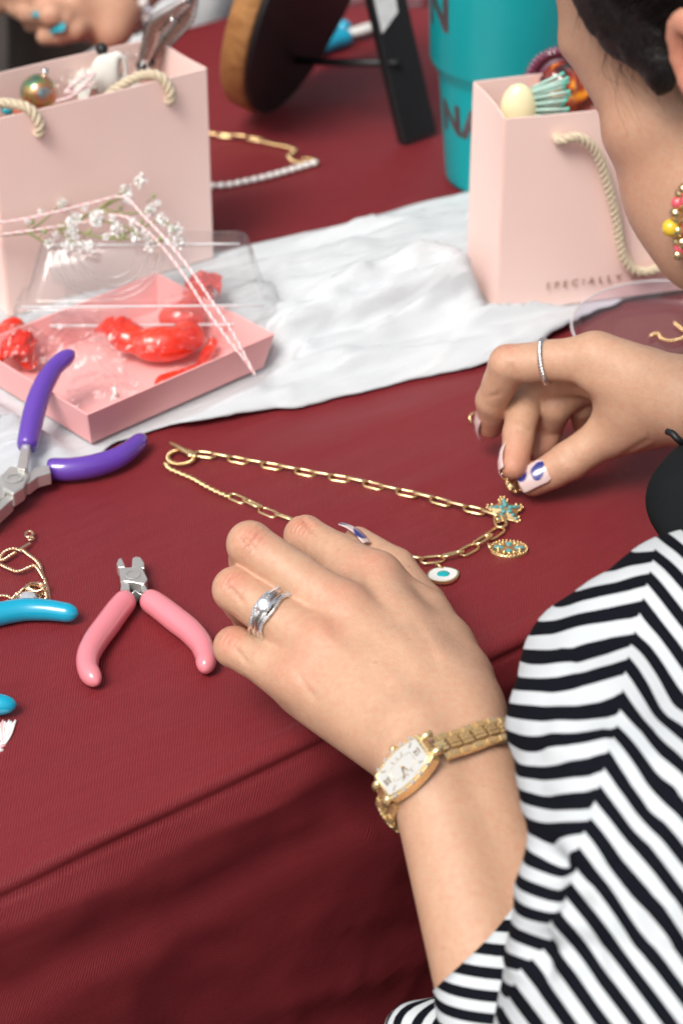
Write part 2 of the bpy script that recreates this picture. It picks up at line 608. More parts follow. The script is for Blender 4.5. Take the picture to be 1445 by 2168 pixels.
tag(cl, 'burgundy twill satin tablecloth spread over the table and hanging down its side', 'tablecloth')

# --- white crinkled gauze runner
m_gauze = principled('white_gauze', (.66, .67, .68), .9, spec=.1)
t = NT(m_gauze); c = t.coord()
mp = t.mapping(c, (1, 1, 1), (0, 0, -math.atan2(TE.y, TE.x)))
nq = t.n('ShaderNodeTexNoise'); nq.noise_type = 'RIDGED_MULTIFRACTAL'; nq.inputs['Scale'].default_value = 2.2; nq.inputs['Detail'].default_value = 5; nq.inputs['Roughness'].default_value = .55; nq.inputs['Distortion'].default_value = .6
t.l(t.mapping(mp, (11, 62, 30)), nq.inputs['Vector'])
cr = t.math('MULTIPLY', nq.outputs['Fac'], .45)
wv2 = t.noise(c, 900, 2)
t.base(t.mix(cr, (.54, .565, .585), (.70, .71, .715)))
t.normal(t.bump(t.math('ADD', cr, t.math('MULTIPLY', wv2, .12)), .7, .0042))
lowpx = [(-260, 1190), (-60, 1105), (30, 1062), (100, 1022), (190, 985), (262, 943), (330, 912), (480, 892), (640, 868), (720, 844), (830, 816), (950, 794), (1060, 770), (1150, 732), (1225, 692), (1320, 640), (1500, 588), (1800, 515)]
uppx = [(-700, 900), (0, 655), (300, 578), (510, 527), (700, 484), (985, 408), (1200, 352), (1500, 290), (1800, 235), (2000, 200)]
low = sorted([st(U(*p)) for p in lowpx]); upp = sorted([st(U(*p)) for p in uppx])
def interp(L, s): return float(np.interp(s, [p[0] for p in L], [p[1] for p in L]))
bulges = [((865, 655), .060, .026, .020), ((760, 690), .07, .018, .010), ((620, 740), .06, .02, .006), ((985, 660), .03, .022, .010), ((690, 600), .09, .02, .008), ((1130, 712), .05, .014, .006), ((420, 880), .06, .02, .005)]
# things standing on the runner press it flat
FLAT = [(Vector((.0880, 1.096, 0)), R(15), .133, .054), (Vector((-.1275, .944, 0)), R(43), .1255, .100), (Vector((-.1872, 1.092, 0)), R(33.7), .133, .056)]
def pressed(p):
    k = 1.0
    for o_, a_, w_, d_ in FLAT:
        q = p - o_; u_ = q.x * math.cos(a_) + q.y * math.sin(a_); v_ = -q.x * math.sin(a_) + q.y * math.cos(a_)
        dd = max(-u_, u_ - w_, -v_, v_ - d_)
        k = min(k, max(0.0, min(1.0, (dd - .001) / .014)))
    return k
bl = [(st(U(*p)), ls, lt, hh) for p, ls, lt, hh in bulges]
gs = np.arange(-.52, 1.05, .0042); gt = np.linspace(0, 1, 92)
vs = []
for v in gt:
    for s in gs:
        a_, b_ = interp(low, s), interp(upp, s)
        a_ += .003 * fbm(s * 22, 0, 4.2) + .0015 * fbm(s * 70, 3, 1); b_ += .003 * fbm(s * 16, 9, 1)
        tt = a_ + (b_ - a_) * v
        e = min(1, v / .12, (1 - v) / .12)
        rdg = max(0, 1 - 2.4 * abs(fbm(s * 4.5 + 3, tt * 34 + 5 * s, 6, 2)))
        rd2 = max(0, 1 - 2.6 * abs(fbm(s * 8 - 7, tt * 62 + 9 * s, 16, 2)))
        z = .0012 + e * (.0030 + .0032 * fbm(s * 6, tt * 44 + s * 10, 2, 2) + .0066 * rdg * rdg + .0034 * rd2 * rd2 + .0014 * fbm(s * 34, tt * 120, 5, 3))
        for (bs, bt), ls, lt, hh in bl:
            g = math.exp(-((s - bs) / ls) ** 2 - ((tt - bt) / lt) ** 2)
            z += hh * g * (1 + .35 * fbm(s * 20, tt * 60, 3))
        # roll at the front hem
        z += .0012 * math.exp(-((v - .02) / .02) ** 2) * max(0, fbm(s * 14, 1, 1))
        pt = TP(s, tt, 0); kk = pressed(pt); kk = kk * kk * (3 - 2 * kk)
        vs.append(TP(s, tt, .0018 + (z - .0018) * kk))
n1 = len(gs)
fs = [(i * n1 + j, i * n1 + j + 1, (i + 1) * n1 + j + 1, (i + 1) * n1 + j) for i in range(len(gt) - 1) for j in range(n1 - 1)]
m = MB(); m.add(vs, fs)
tag(m.build('table_runner', m_gauze, solid=.0004), 'white crinkled gauze runner lying along the burgundy cloth', 'table runner')
# ------------------------------------------------------------------ materials shared by the things on the table
def metal(name, col, rough=.22, var=.06):
    m = principled(name, col, rough, 1.0)
    return vary(m, var, 120, 0, 0, .06)
M_GOLD = vary(principled('gold', (.84, .61, .32), .24, .9), .08, 120, 0, 0, .06)
M_ROSE = metal('rose_gold', (.86, .62, .42), .2)
M_STEEL = vary(principled('brushed_steel', (.66, .65, .62), .34, .72), .08, 120, 0, 0, .06)
M_SILVER = metal('silver', (.78, .77, .76), .16)
M_BLACKST = metal('dark_steel', (.10, .10, .10), .4)
M_PINKBAG = vary(principled('pink_card', (.90, .665, .605), .6), .03, 30, .06, 500)
M_PINKTRAY = vary(principled('pink_tray_card', (.86, .42, .41), .5), .04, 40, .05, 500)
def plastic(name, col, rough=.18, **kw): return vary(principled(name, col, rough, coat=.6, coat_rough=.06, **kw), .05, 60, .03, 300, .03)
M_PURPLE = plastic('purple_grip', (.115, .045, .36))
M_PINKGRIP = plastic('pink_grip', (.72, .225, .265))
M_BLUEGRIP = plastic('blue_grip', (.0, .32, .50))
M_ROPE = vary(principled('cream_cord', (.56, .47, .33), .45, sheen=.3), .15, 500)
M_TWINE_W = vary(principled('twine_white', (.82, .79, .77), .8), .06, 400)
M_TWINE_P = vary(principled('twine_pink', (.80, .45, .47), .8), .06, 400)
M_BLACK = vary(principled('matte_black', (.008, .008, .009), .5), .3, 60)
M_WHITE = vary(principled('white_plastic', (.72, .71, .67), .4), .05, 40)
M_TURQ = principled('turquoise_enamel', (.09, .33, .34), .3, coat=.4)
vary(M_TURQ, .2, 600)
M_PEARL = principled('pearl', (.80, .78, .75), .22, coat=.5)
vary(M_PEARL, .05, 200)
M_GEM = principled('clear_stone', (.70, .72, .76), .03, .75, coat=1.0)

def clear_plastic(name, tint=(.97, .97, .97), gloss=.10, rough=.05, haze=.0, spec_boost=1.0, bump=None):
    m = bpy.data.materials.new(name); m.use_nodes = True
    t = m.node_tree; n = t.nodes; n.remove(n['Principled BSDF'])
    tr = n.new('ShaderNodeBsdfTransparent'); tr.inputs['Color'].default_value = (*tint, 1)
    gl = n.new('ShaderNodeBsdfGlossy'); gl.inputs['Roughness'].default_value = rough
    lw0 = n.new('ShaderNodeLayerWeight'); lw0.inputs['Blend'].default_value = .5
    lw = n.new('ShaderNodeMath'); lw.operation = 'POWER'; lw.inputs[1].default_value = 4.0; t.links.new(lw0.outputs['Facing'], lw.inputs[0])
    ma = n.new('ShaderNodeMath'); ma.operation = 'MULTIPLY_ADD'; ma.inputs[1].default_value = .55 * spec_boost; ma.inputs[2].default_value = gloss
    mx = n.new('ShaderNodeMixShader')
    t.links.new(lw.outputs[0], ma.inputs[0]); t.links.new(ma.outputs[0], mx.inputs[0])
    t.links.new(tr.outputs[0], mx.inputs[1]); t.links.new(gl.outputs[0], mx.inputs[2])
    out = n['Material Output']
    if bump:
        c = n.new('ShaderNodeTexCoord'); no = n.new('ShaderNodeTexNoise'); no.inputs['Scale'].default_value = bump[0]; no.inputs['Detail'].default_value = 3
        bp = n.new('ShaderNodeBump'); bp.inputs['Strength'].default_value = bump[1]; bp.inputs['Distance'].default_value = .002
        t.links.new(c.outputs['Object'], no.inputs['Vector']); t.links.new(no.outputs['Fac'], bp.inputs['Height'])
        t.links.new(bp.outputs[0], gl.inputs['Normal']); t.links.new(bp.outputs[0], lw0.inputs['Normal'])
    last = mx.outputs[0]
    if haze:
        df = n.new('ShaderNodeBsdfDiffuse'); df.inputs['Color'].default_value = (.85, .85, .87, 1)
        m2 = n.new('ShaderNodeMixShader'); m2.inputs[0].default_value = haze
        t.links.new(last, m2.inputs[1]); t.links.new(df.outputs[0], m2.inputs[2]); last = m2.outputs[0]
    t.links.new(last, out.inputs['Surface'])
    return m
M_CLEAR = clear_plastic('clear_plastic', (.96, .96, .96), .05, .06, .05)
M_CELLO = clear_plastic('cellophane', (.985, .985, .985), .03, .05, .0, 1.0, (160, .5))

def px_path(pts, z, n=40):
    """spline through photograph points; z a number or list of heights"""
    P = [U(p[0], p[1], z[i] if hasattr(z, '__len__') else z) for i, p in enumerate(pts)]
    return spline(P, n)

def grip_radius(r, round_tip=.08, lip=.05, bulge=.12):
    def f(t):
        q = r * (1 + bulge * math.sin(math.pi * min(1, t * 1.2))) * (1 - .17 * t * t)
        if t > 1 - round_tip: q *= math.sqrt(max(.02, 1 - ((t - 1 + round_tip) / round_tip) ** 2))
        if t < lip: q *= .86 + .14 * (t / lip) ** .5
        return q
    return f

def px_prism(outline, z0, z1):
    P = [U(x, y, z1) for x, y in outline]
    m = MB(); n = len(P)
    vs = [Vector((p.x, p.y, z0)) for p in P] + P
    fs = [tuple(range(n - 1, -1, -1)), tuple(range(n, 2 * n))] + [(i, (i + 1) % n, n + (i + 1) % n, n + i) for i in range(n)]
    m.add(vs, fs)
    # orientation fix for clockwise outlines
    a = sum(P[i].x * P[(i + 1) % n].y - P[(i + 1) % n].x * P[i].y for i in range(n))
    if a < 0: m.f = [tuple(reversed(f)) for f in m.f]
    return m

# ------------------------------------------------------------------ two pink gift bags
def rope_handle(parent, pts, r=.0031):
    mb = MB(); mb.rope(spline(pts, 60), r, 3, 90, 8)
    return mb.build('rope_handle', M_ROPE, parent)

def eyelets(parent, pts):
    for p in pts:
        mb = MB(); mb.lathe(p, [(.0024, -.0004), (.0030, .0005), (.0035, -.0004)], 16, axis=None)
        mb.build('eyelet', M_PINKBAG, parent)

def gift_bag(name, corner, az, w, d, h, label):
    """corner = front left bottom; az = direction of the front panel"""
    e = empty(name, corner, label, 'gift bag')
    A = Vector((math.cos(az), math.sin(az), 0)); B = Vector((-A.y, A.x, 0)); Z = Vector((0, 0, 1)); c = Vector(corner)
    th = .0009
    def panel(nm, o, a, la, b, lb, nrm, bow=0.0):
        n = 10
        mb = MB(); vs = []
        for k in (0, 1):
            for j in range(n + 1):
                for i in range(n + 1):
                    u, v = i / n, j / n
                    vs.append(o + a * (la * u) + b * (lb * v) + nrm * (th * k + bow * math.sin(math.pi * u) * (.35 + .65 * v) * (1 if v > 0 else 0)))
        N = (n + 1) ** 2; fs = []
        for j in range(n):
            for i in range(n):
                q = (j * (n + 1) + i, j * (n + 1) + i + 1, (j + 1) * (n + 1) + i + 1, (j + 1) * (n + 1) + i)
                fs.append(tuple(N + x for x in q)); fs.append(tuple(reversed(q)))
        rim = [i for i in range(n + 1)] + [(n + 1) * k + n for k in range(1, n + 1)] + [(n + 1) * n + i for i in range(n - 1, -1, -1)] + [(n + 1) * k for k in range(n - 1, 0, -1)]
        for i in range(len(rim)):
            p, q = rim[i], rim[(i + 1) % len(rim)]
            fs.append((p, q, N + q, N + p))
        mb.add(vs, fs)
        return mb.build(nm, M_PINKBAG, e, auto=40)
    fp = panel('front_panel', c, A, w, Z, h, -B, .0012)
    panel('back_panel', c + B * d, A, w, Z, h, B, .002)
    panel('side_panel', c + B * .0002, B, d - .0004, Z, h, -A, -.0015)
    panel('side_panel', c + A * w + B * .0002, B, d - .0004, Z, h, A, -.0015)
    panel('bottom_panel', c + Z * .001, A, w, B, d, -Z)
    return e, A, B, c, fp

# right bag, with gold lettering
rb_c = Vector((.0880, 1.096, .003))
bagR, RA, RB, RC, rfront = gift_bag('gift_bag', rb_c, R(15), .133, .054, .117, 'pink gift bag with gold lettering, holding a cream hair brush, in front of the tumbler')
fo = -RB * .0030
hl = RC + RA * .030 + Vector((0, 0, .104)) + fo; hr = RC + RA * .103 + Vector((0, 0, .104)) + fo
rope_handle(bagR, [hl + RB * .006, hl - RB * .003, hl + RA * .010 + Vector((0, 0, .001)) - RB * .005, hl + RA * .022 + Vector((0, 0, -.012)) - RB * .004, hl + RA * .034 + Vector((0, 0, -.045)) - RB * .003, hl + RA * .043 + Vector((0, 0, -.078)) - RB * .003,
                   hl + RA * .058 + Vector((0, 0, -.086)) - RB * .004, hl + RA * .080 + Vector((0, 0, -.072)) - RB * .004, hr + RA * .012 + Vector((0, 0, -.03)) - RB * .004, hr + RA * .006 - RB * .004, hr + RB * .006])
cu = bpy.data.curves.new('lettering', 'FONT'); cu.body = 'SPECIALLY FOR YOU'; cu.size = .0060; cu.space_character = 1.72; cu.extrude = .0001; cu.align_x = 'CENTER'
to = bpy.data.objects.new('lettering_curve', cu); COL.objects.link(to)
bpy.context.view_layer.update()
tm = bpy.data.meshes.new_from_object(to.evaluated_get(bpy.context.evaluated_depsgraph_get()))
bpy.data.objects.remove(to)
M_FOIL = metal('gold_foil', (.62, .44, .24), .35)
tm.materials.clear(); tm.materials.append(M_FOIL)
tobj = bpy.data.objects.new('gold_lettering', tm); COL.objects.link(tobj); tobj.parent = bagR
trot = Matrix((RA, Vector((0, 0, 1)), -RB)).transposed()
tobj.matrix_basis = local_of(bagR).inverted() @ mat4(trot, RC + RA * .0725 + Vector((0, 0, .0120)) - RB * .0028)
tag(tobj, 'small gold capital lettering near the foot of the bag')
# left bag
lb_az = R(33.7); LA = Vector((math.cos(lb_az), math.sin(lb_az), 0))
lb_r = Vector((-.0765, 1.166, .003))
bagL, LA, LB, LC, lfront = gift_bag('gift_bag', lb_r - LA * .133, lb_az, .133, .056, .118, 'plain pink gift bag filled with trinkets and a metal tool, behind the clear lid')
for i in (.021, .104):
    pass
zt = Vector((0, 0, .118))
def lp(a, up, out): return LC + LA * a + Vector((0, 0, up)) - LB * out
rope_handle(bagL, [lp(.026, .106, -.004), lp(.026, .105, .003), lp(.0255, .112, .005), lp(.021, .1205, .001), lp(.010, .1225, -.008), lp(-.004, .1215, -.012), lp(.004, .112, -.016), lp(.03, .096, -.018), lp(.055, .092, -.018), lp(.07, .100, -.016), lp(.080, .112, -.012), lp(.094, .1205, -.005), lp(.103, .120, .001), lp(.107, .112, .0045), lp(.1075, .105, .003), lp(.1075, .106, -.004)])

# things in the left bag
def iridescent():
    m = principled('iridescent_glass', (.5, .5, .5), .12, .75, coat=1.0)
    t = NT(m); lw = t.n('ShaderNodeTexNoise'); lw.inputs['Scale'].default_value = 70; lw.inputs['Detail'].default_value = 2
    t.l(t.coord(), lw.inputs['Vector'])
    t.base(t.ramp(lw.outputs['Fac'], [(.30, (.20, .14, .22)), (.42, (.12, .30, .14)), (.5, (.45, .34, .12)), (.58, (.62, .22, .10)), (.68, (.18, .38, .42))]))
    return m
M_IRI = iridescent()
bz = U(82, 196, .112)
bb = empty('glass_bauble', bz, 'iridescent green and orange glass ball lying in the pink bag', 'bauble')
mb = MB(); mb.ball(bz, .0105, 28, 18); mb.build('ball', M_IRI, bb)
mb = MB(); mb.lathe(bz + Vector((.004, .004, .009)), [(.002, 0), (.0022, .003), (.0012, .0035)], 12, cap1=True); mb.build('cap', M_SILVER, bb)
# white felt ornament with black bead
m_felt = vary(principled('white_felt', (.66, .65, .60), .95), .12, 150, .5, 700)
fz = U(228, 160, .112)
fo_ = empty('felt_ornament', fz, 'white felt ornament with black bead leaning inside the pink bag', 'ornament')
Sx = SDF(fz - Vector((.03, .03, .03)), fz + Vector((.03, .03, .03)), .0012); f = Sx.field()
Sx.ell(f, fz, (.010, .006, .013), None, .004); Sx.ell(f, fz + Vector((.006, .002, .004)), (.006, .004, .010), None, .004); Sx.ell(f, fz + Vector((.008, -.003, .003)), (.0016, .01, .008), None, .002, True); Sx.ell(f, fz + Vector((.012, .002, -.008)), (.007, .006, .006), None, .004)
p, q = Sx.mesh(f); np_object('felt_body', [(relax(p, q, 2), q)], m_felt, fo_)
mb = MB(); mb.ball(fz + Vector((-.003, .006, .0135)), .0036, 14, 10); mb.build('bead', M_BLACK, fo_)
tw = MB(); tw.rope(px_path([(120, 215), (150, 205), (180, 180), (200, 155), (175, 165), (140, 195), (170, 190), (205, 175)], [.112, .113, .116, .118, .116, .113, .112, .112], 70), .0010, 2, 260, 6, colors=[0, 1])
tag(tw.build('bakers_twine', [M_TWINE_W, M_TWINE_P]), 'pink and white twine coiled in the pink bag beside the glass ball', 'twine')
mb = MB()
for i, (x, y) in enumerate([(18, 240), (36, 235)]):
    pass
cz = [U(16, 232, .108), U(40, 232, .108)]
for c_, mm_, lab in ((cz[0], plastic('teal_bead', (.02, .35, .42)), 'small teal bead showing over the rim of the pink bag'), (cz[1], plastic('coral_bead', (.75, .20, .12)), 'small coral bead showing over the rim of the pink bag')):
    mb = MB(); mb.lathe(c_, [(.0008, -.003), (.0034, -.0016), (.0036, .0014), (.0008, .003)], 14, axis=(.3, .2, .9)); tag(mb.build('bead', mm_), lab, 'bead')
# metal snips standing in the bag
sz = U(300, 135, .110)
sn = empty('metal_snips', sz, 'steel snips with open spring sticking up out of the pink bag', 'snips')
m_worn = metal('worn_steel', (.50, .44, .42), .28, .2)
d1 = U(392, 12, .150) - U(310, 120, .118)
for k, (a, b_, off) in enumerate((((300, 140), (398, 2), .0), ((318, 128), (412, -8), .004))):
    p0 = U(*a, .110); p1 = U(*b_, .152)
    mid = p0.lerp(p1, .55) + Vector((-.006 if k == 0 else .006, 0, .004))
    mb = MB(); mb.tube(spline([p0, p0.lerp(mid, .5), mid, p1.lerp(mid, .4), p1], 24), lambda t: .0019 + .0016 * math.sin(math.pi * t), 10, sx=1.5, sy=.8)
    hb = mb.build('handle', m_worn, sn)
    mb = MB(); mb.ball(p0, (.0034, .0034, .0042), 12, 8); mb.build('black_tip', M_BLACK, hb)
mb = MB(); mb.tube(spline([U(342, 70, .132), U(352, 58, .136), U(366, 40, .142)], 12), .0012, 8); mb.build('spring', M_SILVER, sn)

# things in the right bag: cream brush with mint bristles, amber resin piece
m_cream = plastic('cream_plastic', (.80, .72, .45), .25)
m_mint = vary(principled('mint_bristle', (.42, .62, .54), .5), .1, 200)
m_mintt = principled('mint_tip', (.10, .52, .40), .4); vary(m_mintt, .1, 200)
brz = RC + RA * .0150 + RB * .022 + Vector((0, 0, .1145))
br = empty('hair_brush', brz, 'cream hair brush with mint bristles standing in the lettered pink bag', 'hair brush')
Sx = SDF(brz - Vector((.03, .03, .06)), brz + Vector((.03, .03, .04)), .001); f = Sx.field()
Sx.ell(f, brz + Vector((0, 0, -.004)), (.0105, .0075, .0165), None, .004); Sx.cone(f, brz + Vector((0, 0, -.012)), brz + Vector((.002, .002, -.05)), .008, .004, .006)
p, q = Sx.mesh(f); np_object('brush_back', [(relax(p, q, 2), q)], m_cream, br)
for r_ in range(7):
    for c_ in range(3):
        a = brz + Vector((.0085 - .0008 * abs(r_ - 2), -.003 + .0032 * c_, .0085 - r_ * .0034))
        b_ = a + Vector((.0165 + .0022 * ((r_ + c_) % 2), -.002 + .0010 * c_, .0062 - .0016 * r_ + .001 * c_))
        mb = MB(); mb.tube([a, b_], .00085, 8); h = mb.build('bristle', m_mint, br)
        mb = MB(); mb.ball(b_, .0012, 8, 6); mb.build('bristle_tip', m_mintt, h)
amz = U(1202, 192, .112)
m_amber = principled('amber_resin', (.3, .05, .02), .12, coat=.8)
t = NT(m_amber); nz = t.noise(t.coord(), 75, 3, .55, .6)
t.base(t.ramp(nz, [(.34, (.02, .004, .004)), (.44, (.16, .014, .006)), (.53, (.45, .07, .008)), (.62, (.9, .34, .02))]))
m_plum = principled('plum_resin', (.16, .03, .07), .2, coat=.6); vary(m_plum, .2, 120)
am = empty('resin_hair_claw', amz, 'amber and plum resin hair claw standing in the lettered pink bag', 'hair claw')
Sx = SDF(amz - Vector((.04, .03, .035)), amz + Vector((.04, .03, .035)), .0012); f = Sx.field()
rng = np.random.RandomState(3)
Sx.ell(f, amz, (.0178, .011, .0178), None, .004)
for i in range(16):
    v = rng.normal(size=3); v /= np.linalg.norm(v)
    Sx.ell(f, np.array(amz) + v * np.array((.0165, .010, .0165)), (.0050,) * 3, None, .0025)
p, q = Sx.mesh(f); np_object('amber_body', [(relax(p, q, 1), q)], m_amber, am)
rimc = amz + Vector((-.004, .004, .003))
for i in range(26):
    a = R(35 + i * 8.2)
    o_ = rimc + Vector((math.cos(a) * .0212, .002, math.sin(a) * .0212))
    mb = MB(); mb.tube([rimc + (o_ - rimc) * .72, o_], lambda t: .0013 * (1 - .35 * t), 6); mb.build('rib', m_plum, am)
mb = MB(); mb.lathe(rimc + Vector((0, .003, 0)), [(.0, -.001), (.0195, -.001), (.0195, .001), (.0, .001)], 30, axis=(0, 1, 0)); mb.build('plum_disc', m_plum, am)

# ------------------------------------------------------------------ turquoise tumbler with lettering
tc = U(1066, 376, 0); tc.z = .001
M_TEAL = vary(principled('teal_powder_coat', (.0, .32, .345), .38, coat=.15), .05, 25, .12, 1500)
tu = empty('tumbler', tc, 'turquoise steel tumbler with grey lettering beside the black easel leg', 'tumbler')
prof = [(.0, .0), (.0350, .0), (.0374, .0015), (.0378, .004), (.0428, .064), (.0436, .070), (.0440, .0725), (.0482, .0790), (.0494, .0820), (.0535, .200), (.0535, .203), (.0522, .204)]
mb = MB(); mb.lathe(tc, prof, 72); mb.build('body', M_TEAL, tu)
mb = MB(); mb.lathe(tc, [(.0522, .2035), (.0526, .206), (.0520, .209), (.03, .2105), (0, .2105)], 60); mb.build('lid', clear_plastic('smoke_lid', (.7, .75, .75), .1), tu)
M_GLIT = metal('grey_glitter', (.30, .27, .29), .5, .4)
def wrap_text(txt, size, r0, z, ang0, sp=1.1):
    cu = bpy.data.curves.new('letters', 'FONT'); cu.body = txt; cu.size = size; cu.space_character = sp; cu.resolution_u = 3; cu.offset = .0011
    o = bpy.data.objects.new('letters_curve', cu); COL.objects.link(o); bpy.context.view_layer.update()
    me = bpy.data.meshes.new_from_object(o.evaluated_get(bpy.context.evaluated_depsgraph_get())); bpy.data.objects.remove(o)
    bm = bmesh.new(); bm.from_mesh(me); bmesh.ops.triangulate(bm, faces=bm.faces)
    for _ in range(3):
        bmesh.ops.subdivide_edges(bm, edges=[e for e in bm.edges if e.calc_length() > .004], cuts=1)
    bmesh.ops.triangulate(bm, faces=bm.faces)
    vs = []
    for v in bm.verts:
        zz = z + v.co.y
        rr = r0(zz) + .0004
        a = ang0 + v.co.x / rr
        vs.append(tc + Vector((rr * math.cos(a), rr * math.sin(a), zz)))
    fs = [tuple(v.index for v in f_.verts) for f_ in bm.faces]
    bm.free(); mb = MB(); mb.add(vs, fs); return mb.build('lettering', M_GLIT, tu, smooth=False)
def r_low(z): return .0378 + .0050 * (z - .004) / .060
def r_up(z): return .0494 + .0041 * (z - .082) / .118
wrap_text('NA', .026, r_low, .040, R(196), 1.05)
wrap_text('N', .034, r_up, .108, R(190))

# ------------------------------------------------------------------ round wooden mirror on a black easel, seen from behind
mcon = U(588, 232, 0)
mphi = R(-24); mtau = R(-17)
mn = Vector((math.cos(mphi) * math.cos(mtau), math.sin(mphi) * math.cos(mtau), math.sin(mtau)))       # black back faces this way
mup = Vector((-math.sin(mtau) * math.cos(mphi), -math.sin(mtau) * math.sin(mphi), math.cos(mtau)))
MRAD = .092
mc = mcon + mup * MRAD + Vector((0, 0, .0035))
mi = empty('round_mirror', mcon, 'round wood-rimmed mirror with black back leaning on an easel leg', 'mirror')
m_oak = principled('oak_rim', (.36, .17, .06), .42)
t = NT(m_oak); t.base(t.ramp(t.noise(t.mapping(t.coord(), (30, 30, 30)), 2.2, 5, .6, 2.0), [(.3, (.26, .11, .035)), (.7, (.46, .23, .085))]))
mb = MB(); mb.lathe(mc, [(MRAD - .012, -.0175), (MRAD - .002, -.0175), (MRAD, -.0155), (MRAD, -.0015), (MRAD - .0015, 0), (MRAD - .012, 0)], 96, axis=mn); mb.build('wood_rim', m_oak, mi)
mb = MB(); mb.lathe(mc, [(MRAD - .0025, .0004), (MRAD - .0028, .0036), (0, .0036)], 96, axis=mn); mb.build('black_back', M_BLACK, mi, auto=30)
mb = MB(); mb.lathe(mc, [(MRAD - .013, -.0150), (0, -.0150)], 96, axis=mn); mb.build('mirror_glass', metal('mirror_glass', (.9, .9, .9), .02), mi)
# easel leg
lt0 = U(884, 312, .0); 
ltop = mc + mup * .050 + mn * .026
ldir = (ltop - lt0).normalized()
lnx = (mn - ldir * mn.dot(ldir)).normalized(); lw_ = ldir.cross(lnx).normalized()
rot = Matrix((lw_, lnx, ldir)).transposed()
Lg = (ltop - lt0).length
# board: broad face turned towards the tumbler
bx_ = Vector((.62, -.78, 0)); bx_ = (bx_ - ldir * bx_.dot(ldir)).normalized(); by_ = ldir.cross(bx_)
rot = Matrix((bx_, by_, ldir)).transposed()
mb = MB(); mb.box(lt0.lerp(ltop, .5) + Vector((0, .012, .002)), (.0075, .028, Lg), rot); lego = mb.build('easel_leg', M_BLACK, mi, smooth=False, bevel=.0008)
mb = MB(); mb.tube([mc - mup * .055 + mn * .004, (mc - mup * .052).lerp(lt0.lerp(ltop, .40), .5) + Vector((0, 0, -.003)), lt0.lerp(ltop, .40)], .0027, 8); mb.build('cord', M_BLACK, mi)
m_paper = principled('label_paper', (.66, .67, .68), .7)
t = NT(m_paper); wv = t.n('ShaderNodeTexBrick'); wv.inputs['Scale'].default_value = 260; t.l(t.mapping(t.coord(), (1, 1, 1), (0, R(20), 0)), wv.inputs['Vector'])
t.base(t.ramp(t.noise(t.mapping(t.coord(), (60, 60, 1400)), 1.0, 1), [(.60, (.66, .67, .68)), (.66, (.40, .41, .43))]))
lpt = U(876, 104, .0)
tagc = lt0.lerp(ltop, .50)
fx = bx_ * .0040
mb = MB()
q0 = lt0 + ldir * (.072) + Vector((0, .012, .002)) + fx
mb.add([q0 - by_ * .012, q0 + by_ * .004 + ldir * .010, q0 + by_ * .012 + ldir * .075, q0 - by_ * .012 + ldir * .075], [(0, 1, 2, 3)])
tag(mb.build('paper_label', m_paper, mi, smooth=False, solid=.0003), 'white paper label on the black easel leg')

# ------------------------------------------------------------------ small things at the back of the table
def pearl_necklace():
    e = empty('pearl_necklace', U(560, 385, 0), 'gold chain and freshwater pearl necklace lying beyond the plain pink bag', 'necklace')
    path = px_path([(395, 402), (440, 394), (480, 392), (520, 384), (560, 375), (600, 364), (640, 352), (664, 345)], .003, 90)
    L = path_len(path); n = int(L / .0052)
    q = resample(path, n)
    for i, p in enumerate(q):
        mb = MB(); mb.ball(p, (.0029, .0024, .0022), 12, 8, frame((q[min(i + 1, n - 1)] - q[max(i - 1, 0)]), (0, 0, 1))); mb.build('pearl', M_PEARL, e)
    mb = MB()
    mb.rope(px_path([(664, 345), (640, 345), (622, 342), (612, 330), (626, 320), (610, 312), (580, 306), (555, 300)], .0016, 60), .0016, 2, 260, 6)
    mb.rope(px_path([(668, 347), (672, 342), (660, 338), (640, 336)], .0016, 20), .0015, 2, 260, 6)
    mb.build('chain', M_GOLD, e)
    path = px_path([(555, 300), (520, 295), (470, 290), (430, 288), (395, 290)], .0016, 40)
    link_chain(e, path, .0115, .0042, .0007, M_GOLD)
    return e

_linkmesh = {}
def stadium(L, W, n=7):
    r = W / 2; h = L / 2 - r; P = []
    for k in range(n + 1): a = -math.pi / 2 + math.pi * k / n; P.append(Vector((h + r * math.cos(a), r * math.sin(a), 0)))
    for k in range(n + 1): a = math.pi / 2 + math.pi * k / n; P.append(Vector((-h + r * math.cos(a), r * math.sin(a), 0)))
    return P
def link_chain(parent, path, L, W, r, mat, start_flat=True, lift=0.0):
    """alternating flat and upright links along a path; each link an object"""
    key = (L, W, r, mat.name)
    if key not in _linkmesh:
        mb = MB(); mb.tube(stadium(L, W), r, 8, closed=True, up=(0, 0, 1)); o = mb.build('link', mat); _linkmesh[key] = o.data; bpy.data.objects.remove(o)
    me = _linkmesh[key]
    pitch = L - 2.6 * r
    tot = path_len(path); n = max(1, int(tot / pitch)); pts = resample(path, n + 1)
    inv = local_of(parent).inverted()
    for i in range(n):
        d = pts[i + 1] - pts[i]; c = pts[i].lerp(pts[i + 1], .5)
        flat = (i % 2 == 0) == start_flat
        up = Vector((0, 0, 1)) if flat else Vector((.06 * (i % 3 - 1), .50 + .05 * (i % 4), .85))
        o = bpy.data.objects.new('link', me); COL.objects.link(o); o.parent = parent
        o.matrix_basis = inv @ mat4(frame(d, up), c + Vector((0, 0, r + .0002 + (0 if flat else W * .26) + lift)))
    return n
pearl_necklace()

